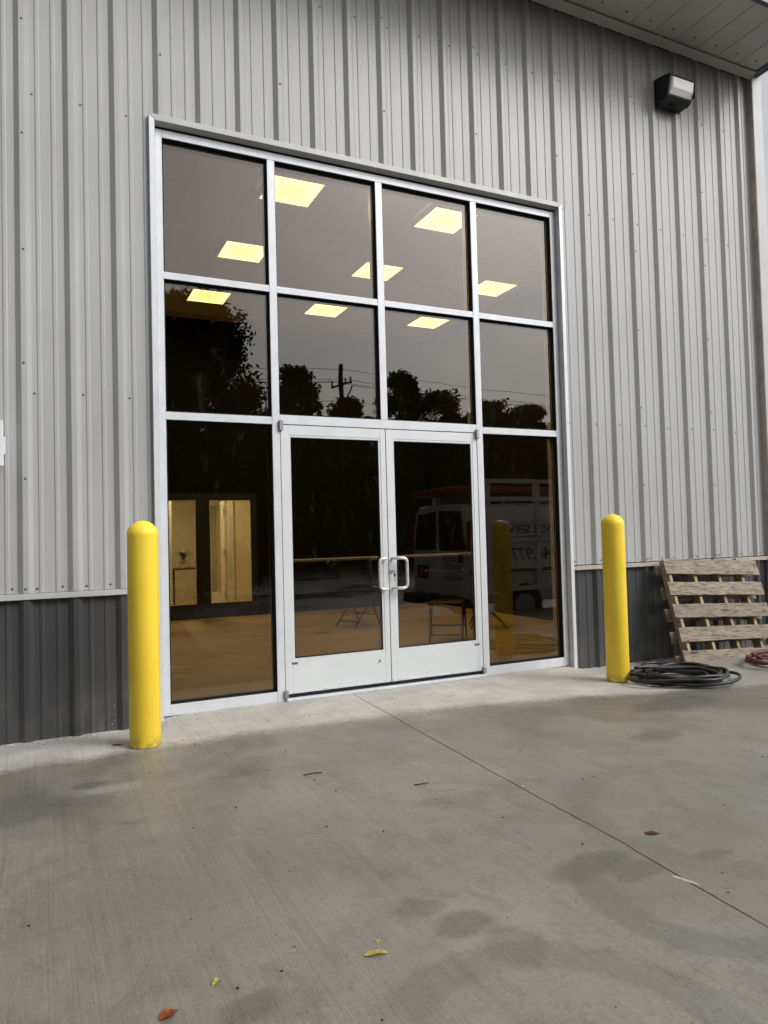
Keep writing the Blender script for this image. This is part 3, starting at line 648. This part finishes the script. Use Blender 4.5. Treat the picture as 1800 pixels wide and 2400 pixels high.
# ------------------------------------------------------------------ bollards
def bollard(x, y, label):
    q = empty('bollard', (x, y, gz(x, y))); tag(q, label, 'bollard', 'yellow bollards flanking the entrance')
    r_ = .0935; H = 1.390; prof = [(r_-.004, .004), (r_, .012)]
    prof += [(r_, H-r_*.93-.004), (r_+.0007, H-r_*.93)]
    for i in range(1, 11):
        a = i/10*math.pi/2; prof.append((max(.001, r_*math.cos(a)), H-r_*.93+r_*.93*math.sin(a)))
    MB().lathe(prof, 56).build('sleeve', M['yellow'], q, smooth=True)
    MB().lathe([(r_-.012, -.03), (r_-.012, .010)], 40).build('steel_post', simple('bollard_post_steel', (.35, .27, .06), .6, .1, .3, 20), q, smooth=True)
bollard(-.262, -.690, 'yellow plastic sleeved bollard in front of the charcoal wall left of the doors')
bollard(3.500, -.765, 'yellow plastic sleeved bollard beside the black hose and pallet')

# ------------------------------------------------------------------ wall light
q = empty('wall_light', (4.95, -.052, 5.60)); tag(q, 'black wall pack floodlight with clear lens high under the eave', 'wall light')
M['lampblack'] = simple('black_lamp_housing', (.012, .012, .013), .45, .2, .2, 20)
W_ = .345
prof = [(0, .0), (0, .268), (-.035, .275), (-.205, .235), (-.205, .222), (-.160, .030), (-.120, .0)]
MB().prism(prof, 0, W_).build('housing', M['lampblack'], q, bevel=.006)
MB().box(-.012, W_+.012, .001, .019, -.008, .282).build('back_plate', M['lampblack'], q, bevel=.004)
t = NT('prismatic_lens'); p = t.obj(); rib = t.noise(t.mapv(p, (160, 160, 160)), 1, 2)
t.pbsdf(t.mix(t.rng(rib, .3, .7), (.80, .81, .82), (.92, .93, .94)), .22, 0.0, t.bump(rib, .5, .002)); M['lens'] = t.m
le = [(.040, -.214, .196), (W_-.022, -.214, .196), (W_-.022, -.200, .100), (.040, -.200, .100), (.022, -.199, .208), (W_-.012, -.199, .208), (W_-.012, -.165, .045), (.022, -.165, .045), (.030, -.176, .048), (W_-.030, -.176, .048)]
MB().add([le[0], le[1], le[2], le[3], le[4], le[5], le[6], le[7]], [(3, 2, 1, 0), (0, 1, 5, 4), (1, 2, 6, 5), (2, 3, 7, 6), (3, 0, 4, 7), (4, 5, 6, 7)]).build('lens', M['lens'], q, bevel=.002)
MB().box(.020, W_-.010, -.2175, -.2015, .2085, .2175).build('bezel', M['lampblack'], q); MB().box(W_-.0115, W_-.003, -.216, -.168, .050, .2075).build('bezel', M['lampblack'], q)
for zz in (.07, .20): MB().tube([(-.006, -.045, zz), (.0, -.045, zz)], .010, 10).build('hinge_screw', M['rubber'], q)
MB().box(W_*.35, W_*.55, -.10, -.06, -.010, .0).build('latch', M['rubber'], q)

# white box at the left edge
q = empty('electrical_box', (-1.05, -.052, 1.742)); tag(q, 'white electrical box on the grey wall, cut by the left photo edge', 'electrical box')
M['wbox'] = simple('white_box_paint', (.72, .75, .78), .4, 0, .04, 5)
MB().box(-.30, .0, -.085, .002, 0, .300).build('box_body', M['wbox'], q, bevel=.004); MB().box(.0005, .012, -.07, -.03, .08, .195).build('latch', M['wbox'], q, bevel=.003)

# ------------------------------------------------------------------ pallet
q = empty('pallet', (4.56, -.52, -.045)); tag(q, 'weathered wooden pallet leaning on the charcoal wall beside the hoses', 'pallet')
ux = Vector((1, 0, -.022)).normalized(); uy = Vector((.108, .333, .985)).normalized(); un = Vector((0, .947, -.320)).normalized()
base = Vector((0, 0, .0))
def pboard(name, a0, a1, h0, h1, n0, n1, mat, wav=0, seg=6, rot=0.0):
    # board as a short grid along its length so that ends and edges are uneven
    me = MB(); L_ = a1-a0
    vs_ = []
    loc = ux*a0 + uy*h0 + un*n0
    for i in range(seg+1):
        s_ = i/seg; e1 = wav*rnd.uniform(-1, 1); e2 = wav*rnd.uniform(-1, 1)
        for (hh, nn) in ((h0+e1, n0), (h1+e2, n0), (h1+e2, n1), (h0+e1, n1)):
            vs_.append((s_*L_, (hh-h0)+rot*(s_-.5)*L_, nn-n0))
    f = []
    for i in range(seg):
        for k in range(4): f.append((i*4+k, i*4+(k+1) % 4, (i+1)*4+(k+1) % 4, (i+1)*4+k))
    f += [(3, 2, 1, 0), tuple(seg*4+k for k in range(4))]
    me.add(vs_, f); mm = me.mesh(name, .0018)
    o = link(name, mm, mat, q)
    o.matrix_basis = Matrix(((ux.x, uy.x, un.x, loc.x), (ux.y, uy.y, un.y, loc.y), (ux.z, uy.z, un.z, loc.z), (0, 0, 0, 1))); return o
LP = 1.255; HP = 1.035
fr_h = [(0, .133), (.222, .358), (.447, .585), (.670, .805), (.882, 1.035)]
bk_h = [(.012, .11), (.225, .34), (.435, .56), (.650, .77), (.895, 1.0)]
for i, (a, b) in enumerate(fr_h): pboard('deck_board', rnd.uniform(-.006, .006), LP+rnd.uniform(-.01, .008), a, b, 0, .016, M['pallet'], .004, 8, rnd.uniform(-.008, .006))
for i, (a, b) in enumerate(bk_h): pboard('deck_board', rnd.uniform(-.006, .006), LP+rnd.uniform(-.01, .01), a, b, .1065, .122, M['pallet'], .004, 6)
# stringers run up the slope
for sx in (.085, .42, .757, 1.09):
    sm_ = MB().box(0, .038, .004, HP-.004, 0, .090).mesh('stringer', .002); o = link('stringer', sm_, M['pallet_new'], q)
    loc = ux*sx + un*.0163
    o.matrix_basis = Matrix(((ux.x, uy.x, un.x, loc.x), (ux.y, uy.y, un.y, loc.y), (ux.z, uy.z, un.z, loc.z), (0, 0, 0, 1)))
nh = MB()
for a, b in fr_h:
    for sx in (.104, .439, .776, 1.109):
        for hh in (a+.03, b-.03):
            p_ = ux*(sx+rnd.uniform(-.008, .008)) + uy*hh - un*.0012; nh.tube([p_, p_+un*.002], .0035, 6)
tag(nh.build('nail_head', M['screw'], q), kind='stuff')

# ------------------------------------------------------------------ hoses
def coil(name, c, ra, rb, turns, rad, mat, label, seed, zs=.012, n=44, rot=0):
    r2 = random.Random(seed); pts = []; N_ = int(turns*n); ph = [r2.uniform(0, 6.28) for _ in range(8)]
    for i in range(N_+1):
        a = 2*math.pi*i/n; lp = i/n
        kx = 1+.13*math.sin(lp*2.1+ph[0])+.07*math.sin(a*2+lp*1.7+ph[1]); ky_ = 1+.16*math.sin(lp*1.6+ph[2])+.08*math.sin(a*3+lp*2.3+ph[3])
        x = ra*kx*math.cos(a)+.09*math.sin(lp*1.3+ph[4]); y = rb*ky_*math.sin(a)+.07*math.sin(lp*1.9+ph[5])
        x, y = x*math.cos(rot)-y*math.sin(rot), x*math.sin(rot)+y*math.cos(rot)
        z = rad + zs*lp*.9 + .010*math.sin(a*2+lp*3+ph[6]) + .010
        X_, Y_ = c[0]+x, c[1]+y
        pts.append((x, y, max(rad+.001, z) + gz(X_, Y_) - gz(*c)))
    q = MB().tube(pts, rad, 9).build(name, mat, None, smooth='all'); q.location = (c[0], c[1], gz(*c)); tag(q, label, 'hose'); return q
coil('hose', (3.90, -1.02), .33, .30, 9.4, .0135, M['hose_black'], 'black rubber hose lying in a loose coil beside the yellow bollard', 3, .007, rot=R(-20))
coil('hose', (5.24, -.96), .34, .20, 4.3, .016, M['hose_red'], 'dull red hose coiled on the concrete behind the pallet foot', 9, .014, rot=R(15))

# ------------------------------------------------------------------ litter
def leafmesh(l_, w_, seed, curl=.3):
    r2 = random.Random(seed); bm = bmesh.new(); n = 7; rows = []
    for i in range(n):
        s_ = i/(n-1); ww = w_*math.sin(math.pi*min(1, max(.04, s_))**.8)*(.8+.4*r2.random()); z = curl*l_*(.25*math.sin(s_*3.0)+.12*r2.random())
        rows.append([bm.verts.new(((s_-.5)*l_, -ww, z+curl*ww*r2.random())), bm.verts.new(((s_-.5)*l_, 0, z*.5)), bm.verts.new(((s_-.5)*l_, ww, z+curl*ww*r2.random()))])
    for a, b in zip(rows, rows[1:]):
        for k in (0, 1): bm.faces.new((a[k], a[k+1], b[k+1], b[k]))
    ret = bmesh.ops.solidify(bm, geom=bm.faces[:], thickness=.0006)
    me = bpy.data.meshes.new('leaf'); bm.to_mesh(me); bm.free(); return me
def litter(name, me, mat, x, y, rz, label, cat, dz=.0012):
    o = link(name, me, mat); zmin = min(v.co.z for v in me.vertices); o.location = (x, y, gz(x, y)-zmin+dz*.2); o.rotation_euler.z = rz; tag(o, label, cat); return o
M['orange'] = simple('orange_leaf', (.36, .10, .02), .6, 0, .45, 60); M['brown'] = simple('brown_leaf', (.14, .055, .03), .7, 0, .3, 50); M['pale'] = simple('yellow_scrap', (.62, .55, .14), .7, 0, .25, 60)
M['twig'] = simple('dark_twig', (.035, .022, .016), .8, 0, .3, 60); M['whitep'] = simple('white_scrap', (.68, .67, .64), .7, 0, .1, 50)
litter('leaf', leafmesh(.058, .020, 1, .35), M['orange'], -.545, -3.385, .4, 'crumpled orange leaf on the concrete at the bottom left', 'leaf')
litter('leaf', leafmesh(.066, .018, 2, .12), M['brown'], 1.428, -3.147, -.5, 'flat brown leaf right of the concrete joint', 'leaf')
litter('leaf', leafmesh(.07, .018, 4, .45), M['brown'], 3.66, -1.10, .5, 'curled rusty leaf in front of the black hose coil', 'leaf')
litter('foam_scrap', leafmesh(.078, .013, 25, .35), M['pale'], .060, -3.395, -.3, 'larger torn pale yellow scrap on the concrete', 'scrap')
litter('foam_scrap', leafmesh(.025, .008, 6, .3), M['pale'], .095, -3.333, .8, 'tiny pale yellow scrap just above the larger one', 'scrap')
litter('foam_scrap', leafmesh(.038, .010, 7, .6), M['pale'], -.400, -3.305, .7, 'small curled yellow scrap up and right of the orange leaf', 'scrap')
litter('paper_scrap', leafmesh(.03, .006, 8, .2), M['whitep'], 1.305, -2.425, 1.3, 'small white scrap at the edge of the concrete joint', 'scrap')
litter('paper_scrap', leafmesh(.028, .008, 11, .2), M['whitep'], -.17, -.50, .3, 'small white chip on the concrete right of the left bollard', 'scrap')
litter('caulk_smear', leafmesh(.105, .010, 17, .03), M['whitep'], 1.228, -3.50, R(-72), 'long white smear of caulk across the concrete joint', 'caulk', .0)
def twig(pts, rad, x, y, label):
    me = MB().tube(pts, rad, 6).mesh('twig'); litter('twig', me, M['twig'], x, y, 0, label, 'twig')
twig([(-.05, 0, .003), (0, .004, .004), (.05, -.006, .003)], .0028, .457, -1.727, 'thin dark twig on the concrete ahead of the left door')
twig([(-.04, .01, .003), (0, .0, .004), (.04, .004, .003)], .0025, .885, -2.158, 'thin dark twig left of the concrete joint')
twig([(-.02, .0, .004), (.01, .005, .005), (.03, -.004, .004)], .004, 3.55, -1.09, 'short black twig near the right bollard foot')
twig([(-.025, .01, .004), (.0, 0, .005), (.025, -.012, .004)], .004, -.42, -.60, 'curved black twig left of the left bollard foot')
mb = MB(); r2 = random.Random(5)
for i in range(480):
    x = r2.uniform(-1.3, 5.2); y = -r2.random()**1.2*4.1-.03; s_ = .0014+.0050*r2.random()**3.5
    if -.06 < x < 3.65 and y > -.05 or abs(x-jx(y)) < .03: continue
    z = gz(x, y)+s_*.35; v = [(x+s_*r2.uniform(.6, 1.3)*math.cos(a*1.57+r2.random()*.5), y+s_*r2.uniform(.6, 1.3)*math.sin(a*1.57), z) for a in range(4)]
    mb.add(v+[(x, y, z+s_*.7), (x, y, z-s_*.5)], [(0, 1, 4), (1, 2, 4), (2, 3, 4), (3, 0, 4), (1, 0, 5), (2, 1, 5), (3, 2, 5), (0, 3, 5)])
tag(mb.build('grit', M['twig']), 'scattered dark grit and crumbs over the concrete apron', 'grit', kind='stuff')
mb = MB(); r2 = random.Random(15)
for i in range(150):                       # crumbled mortar along the foot of the wall
    x = r2.choice([r2.uniform(-1.3, -.1), r2.uniform(3.7, 4.6)]); y = -.075-abs(r2.gauss(0, .025)); s_ = .003+.010*r2.random()**3
    z = gz(x, y)+s_*.3; v = [(x+s_*r2.uniform(.6, 2.2)*math.cos(a*1.57+r2.random()*.5), y+s_*r2.uniform(.6, 1.2)*math.sin(a*1.57), z) for a in range(4)]
    mb.add(v+[(x, y, z+s_*.7), (x, y, z-s_*.4)], [(0, 1, 4), (1, 2, 4), (2, 3, 4), (3, 0, 4), (1, 0, 5), (2, 1, 5), (3, 2, 5), (0, 3, 5)])
tag(mb.build('mortar_crumbs', simple('mortar', (.5, .49, .45), .85, 0, .2, 60)), 'pale mortar crumbs along the foot of the charcoal wall', 'rubble', kind='stuff')

# ------------------------------------------------------------------ what the glass mirrors: trees, pole, van across the yard
M['bark'] = simple('tree_bark', (.05, .04, .03), .9, 0, .3, 5, .2, (1, 1, .3))
t = NT('dull_green_leaves'); oi = t.n('ObjectInfo').outputs['Random']; f = t.noise(t.pos(), .8, 3)
c = t.mix(t.rng(f, .3, .7), (.030, .042, .016), (.055, .072, .028)); c = t.mix(t.math('MULTIPLY', oi, .5), c, (.07, .055, .022)); t.pbsdf(c, .6, 0, None, .25); M['leaves'] = t.m
def tree(x, y, h, rx, label, seed, leafs, low=.12, lsz=.26):
    r2 = random.Random(seed); z0 = -.40; q = empty('tree', (x, y, z0)); tag(q, label, 'tree', 'trees across the yard')
    mb = MB(); k = h*.024
    mb.tube([(0, 0, -.1), (.05*h*.1, 0, h*.3), (0, .02*h, h*.6), (.02*h, 0, h*.9)], [k*1.3, k, k*.6, k*.12], 10)
    tips = []
    for i in range(16):
        a = i*2.4+r2.random(); hb = h*(.15+.65*i/16); l_ = rx*(.50+.25*r2.random())*(1-.55*max(0, (i/16-.45)))
        e_ = Vector((math.cos(a)*l_, math.sin(a)*l_, hb+l_*(.25+.35*r2.random()))); e_.z = min(e_.z, h*.97)
        mb.tube([(0, 0, hb), tuple((Vector((0, 0, hb))+e_)*.5+Vector((0, 0, .05*l_))), tuple(e_)], [k*.4, k*.25, k*.06], 6); tips.append(e_)
    mb.build('trunk', M['bark'], q, smooth=True)
    cl = []
    for i in range(190):
        zc = h*(low+(1-low)*r2.random()**.85); tt = (zc/h-low)/(1-low); rad = rx*math.sin(math.pi*min(.97, max(.12, .18+.80*tt)))**.65
        a = r2.uniform(0, 6.283); d_ = rad*math.sqrt(r2.random()); cl.append((math.cos(a)*d_, math.sin(a)*d_, min(zc, h*.95), rx*r2.uniform(.11, .27)))
    vs_ = []; fs = []
    for i in range(leafs):
        c_ = cl[int(r2.random()*len(cl))]; d_ = Vector((r2.gauss(0, 1), r2.gauss(0, 1), r2.gauss(0, .8))); d_ = d_.normalized()*c_[3]*(r2.random()**.5)*(1.0 if r2.random() < .8 else 1.18)
        p_ = Vector(c_[:3])+d_; s_ = lsz*r2.uniform(.5, 1.2); ax = Vector((r2.gauss(0, 1), r2.gauss(0, 1), r2.gauss(0, 1))).normalized(); b_ = ax.orthogonal().normalized(); n_ = len(vs_)
        vs_ += [tuple(p_-ax*s_), tuple(p_+b_*s_*.5), tuple(p_+ax*s_), tuple(p_-b_*s_*.5)]; fs.append((n_, n_+1, n_+2, n_+3))
    me = bpy.data.meshes.new('crown'); me.from_pydata(vs_, [], fs); o = link('crown', me, M['leaves'], q); return q
# large near tree mass at the left, then a lower line to the right
tree(3.05, -15.2, 8.5, 2.55, 'tall dense tree mirrored at the left end of the glass', 1, 90000, .04, .085)
tree(.6, -16.5, 9.2, 2.4, 'tall dense tree just left of the one mirrored at the glass end', 2, 36000, .04, .09)
tree(-3.5, -16, 9.4, 2.8, 'broad tree far to the left across the yard', 22, 16000, .04, .16)
for i_, (tx, ty, th, tr, lb) in enumerate(((-8.5, -13.5, 10.5, 3.4, 'added unseen tree blocking sky left of the yard, first from the building line of sight'), (-11.5, -9.5, 11, 3.4, 'added unseen tree blocking sky left of the yard, middle of three'), (-13.5, -5.5, 11, 3.2, 'added unseen tree blocking sky left of the yard, closest to the wall'))):
    tree(tx, ty, th, tr, lb, 50+i_, 14000, .04, .22)  # trees added out of view; they block sky and darken the left wall
line = [(8.2, 30, 7.2, 2.2), (11.3, 30, 10.6, 2.0), (14.6, 31, 9.4, 1.9), (17.3, 30, 10.8, 2.1), (20.2, 30.5, 10.0, 2.4), (23.4, 30, 9.6, 2.2), (25.2, 29, 9.2, 2.0), (29.5, 31, 6.4, 2.4), (5.0, 33, 8.5, 2.8), (34, 34, 7.5, 3.0)]
nm = ['low round', 'tall pointed', 'thin', 'high ragged', 'broad', 'leaning', 'bushy', 'squat', 'shadowed', 'far right']
for i, (x, yv, h, rx_) in enumerate(line): tree(x, -yv, h, rx_, f'{nm[i]} tree in the mirrored tree line across the yard', 30+i, 24000, .05, .12)
mb = MB(); r2 = random.Random(77)
for i in range(140000):
    x = r2.uniform(-30, 55); y = r2.uniform(-36, -32); hmax = 7.6+.8*math.sin(x*.6)+.6*math.sin(x*1.7+1)+.35*math.sin(x*4.1); z = -.4+r2.random()**.7*hmax
    if -9 < x < 7: y += 12*(1 if x < 4 else .0); 
    s_ = .4*r2.uniform(.6, 1.2); ax = Vector((r2.gauss(0, 1), r2.gauss(0, 1), r2.gauss(0, 1))).normalized(); b_ = ax.orthogonal().normalized(); p_ = Vector((x, y, z))
    mb.add([p_-ax*s_, p_+b_*s_*.55, p_+ax*s_, p_-b_*s_*.55], [(0, 1, 2, 3)])
me = bpy.data.meshes.new('undergrowth'); me.from_pydata(mb.v, [], mb.f); o = link('undergrowth', me, M['leaves']); tag(o, 'dense dark undergrowth below the trees across the yard', 'undergrowth', kind='stuff')
# utility pole with cross arm and wires
q = empty('utility_pole', (13.5, -29.5, -.42)); tag(q, 'wooden utility pole with a cross arm across the yard', 'utility pole')
MB().tube([(0, 0, -.2), (.05, 0, 10.75)], [.15, .11], 10).build('pole', M['bark'], q, smooth=True)
MB().tube([(-.45, 0, 9.45), (.62, 0, 9.85)], .05, 6).build('cross_arm', M['bark'], q); MB().tube([(0.05, .1, 8.5), (.6, .1, 9.65)], .04, 6).build('brace', M['bark'], q)
for a in (-.4, .3, .58): MB().lathe([(.04, 0), (.075, .08), (.04, .14), (.065, .22), (.02, .28)], 8, (a, 0, 9.62+.37*a+.03)).build('insulator', M['dark_alu'], q)
for i, (dz, dx) in enumerate(((10.5, 0), (9.75, -.65), (9.8, -.3), (9.95, .4), (8.8, .05))):
    pts = [(13.5+dx*.7+s_, -29.5+.02*s_, -.42+dz-.0018*(400-(abs(s_)-20)**2 if abs(s_) < 40 else 0)) for s_ in range(-40, 41, 4)]
    o = MB().tube(pts, .012, 5).build('power_line', M['rubber']); tag(o, ['topmost', 'second highest', 'third highest', 'fourth', 'lowest'][i]+' wire strung along the utility pole', 'wire', 'wires on the utility pole')

# van parked alongside, tail toward the left
q = empty('van', (5.43, -5.50, -.351)); tag(q, 'white glazier van with side rack and red roof load parked on the yard', 'van')
M['vanw'] = simple('white_van_paint', (.80, .80, .79), .3, 0, .05, 2); M['vanglass'] = simple('dark_van_glass', (.006, .007, .008), .06, 0, .1, 3, .8)
M['vanred'] = simple('red_load', (.32, .02, .02), .5, 0, .15, 4); M['tail'] = simple('red_tail_lamp', (.35, .015, .012), .2, 0, .1, 9); M['amber'] = simple('amber_stripe', (.42, .14, .06), .4, 0, .1, 6); M['vinyl'] = simple('black_vinyl_letters', (.015, .017, .02), .4, 0, .1, 9)
prof = [(-1.0, .42), (1.0, .42), (1.0, 1.30), (.86, 1.98), (.70, 2.08), (-.70, 2.08), (-.86, 1.98), (-1.0, 1.30)]
MB().prism(prof, 0, 4.3).build('body', M['vanw'], q, bevel=.03)
MB().prism([(-1.0, .42), (1.0, .42), (1.0, 1.15), (.95, 1.2), (-.95, 1.2), (-1.0, 1.15)], 4.302, 5.4).build('bonnet', M['vanw'], q, bevel=.05)
for s_ in (-1, 1):
    d_ = MB().box(-.012, -.001, min(s_*.01, s_*.9), max(s_*.01, s_*.9), .55, 1.30).build('rear_door', M['vanw'], q, bevel=.01)
    MB().add([(-.015, s_*.06, 1.31), (-.015, s_*.88, 1.31), (-.015, s_*.74, 1.94), (-.015, s_*.06, 1.98), (.01, s_*.06, 1.31), (.01, s_*.88, 1.31), (.01, s_*.74, 1.94), (.01, s_*.06, 1.98)], [(0, 1, 2, 3), (7, 6, 5, 4), (0, 4, 5, 1), (1, 5, 6, 2), (2, 6, 7, 3), (3, 7, 4, 0)]).build('rear_window', M['vanglass'], q)
    MB().box(-.02, .03, min(s_*.92, s_*.99), max(s_*.92, s_*.99), 1.30, 1.78).build('tail_light', M['tail'], q, bevel=.008)
MB().box(-.22, -.015, -1.02, 1.02, .36, .54).build('bumper', M['rubber'], q, bevel=.03)
MB().box(-.03, -.013, -.78, -.36, .80, 1.04).build('plate_recess', M['rubber'], q); MB().box(-.034, -.031, -.70, -.44, .84, .98).build('number_plate', M['amber'], q)
for x_ in (1.1, 4.35):
    for s_ in (-1, 1):
        wc = (x_, s_*.88, .36); o = MB().tube([(x_, s_*.76, .36), (x_, s_*1.005, .36)], .36, 24).build('wheel', M['rubber'], q, smooth=True); MB().tube([(x_, s_*1.006, .36), (x_, s_*1.02, .36)], .2, 16).build('rim', M['dark_alu'], o)
MB().box(-.013, 4.2, .9995, 1.004, .92, 1.0).build('stripe', M['amber'], q)
# rack on the side that faces the building
rk = MB()
for x_ in (.35, 1.35, 2.35, 3.35): rk.box(x_-.04, x_+.04, 1.02, 1.10, .60, 2.45)
for z_ in (.62, .98, 1.42, 1.75, 2.10, 2.40): rk.box(.25, 3.5, 1.10, 1.14, z_, z_+.07)
rk.build('glass_rack', M['vanw'], q)
MB().box(.42, 1.9, 1.06, 1.075, 1.05, 1.40).build('sign_board', M['vanw'], q); MB().box(.42, 1.9, 1.06, 1.075, 1.52, 1.73).build('sign_board', M['vanw'], q)
MB().box(-.1, 4.4, -.8, .8, 2.26, 2.36).build('roof_load', M['vanred'], q, bevel=.01)
for x_ in (.4, 2.0, 3.6): MB().box(x_-.03, x_+.03, -.84, .84, 2.085, 2.255).build('roof_bar', M['vanw'], q)
def text(s_, size, mat, name='lettering'):
    cu = bpy.data.curves.new(name, 'FONT'); cu.body = s_; cu.size = size; cu.extrude = .001; ob = bpy.data.objects.new('tmp', cu); COL.objects.link(ob)
    dg = bpy.context.evaluated_depsgraph_get(); me = bpy.data.meshes.new_from_object(ob.evaluated_get(dg)); bpy.data.objects.remove(ob); bpy.data.curves.remove(cu)
    me.materials.clear(); o = link(name, me, mat, q); return o
def place(o, x, y, z, face):
    # face 'rear': reads from behind the van (looking +x); 'side': reads from the building (looking -y)
    ax = Vector((0, -1, 0)) if face == 'rear' else Vector((-1, 0, 0)); az = Vector((0, 0, 1)); an = ax.cross(az)
    o.matrix_basis = Matrix(((ax.x, az.x, an.x, x), (ax.y, az.y, an.y, y), (ax.z, az.z, an.z, z), (0, 0, 0, 1)))
place(text('DOOR', .17, M['vinyl']), -.016, .62, 1.12, 'rear'); place(text('SERVICE', .15, M['vinyl']), -.016, .78, .97, 'rear')
place(text('434.946.9778', .11, M['vinyl']), -.016, .80, .80, 'rear')
MB().box(-.016, -.0125, .66, .80, 1.10, 1.26).build('emblem', M['vinyl'], q)
place(text('946.9770', .30, M['vinyl']), 1.75, 1.079, 1.12, 'side'); place(text('DOOR SERVICE', .2, M['vinyl']), 1.85, 1.079, 1.56, 'side')
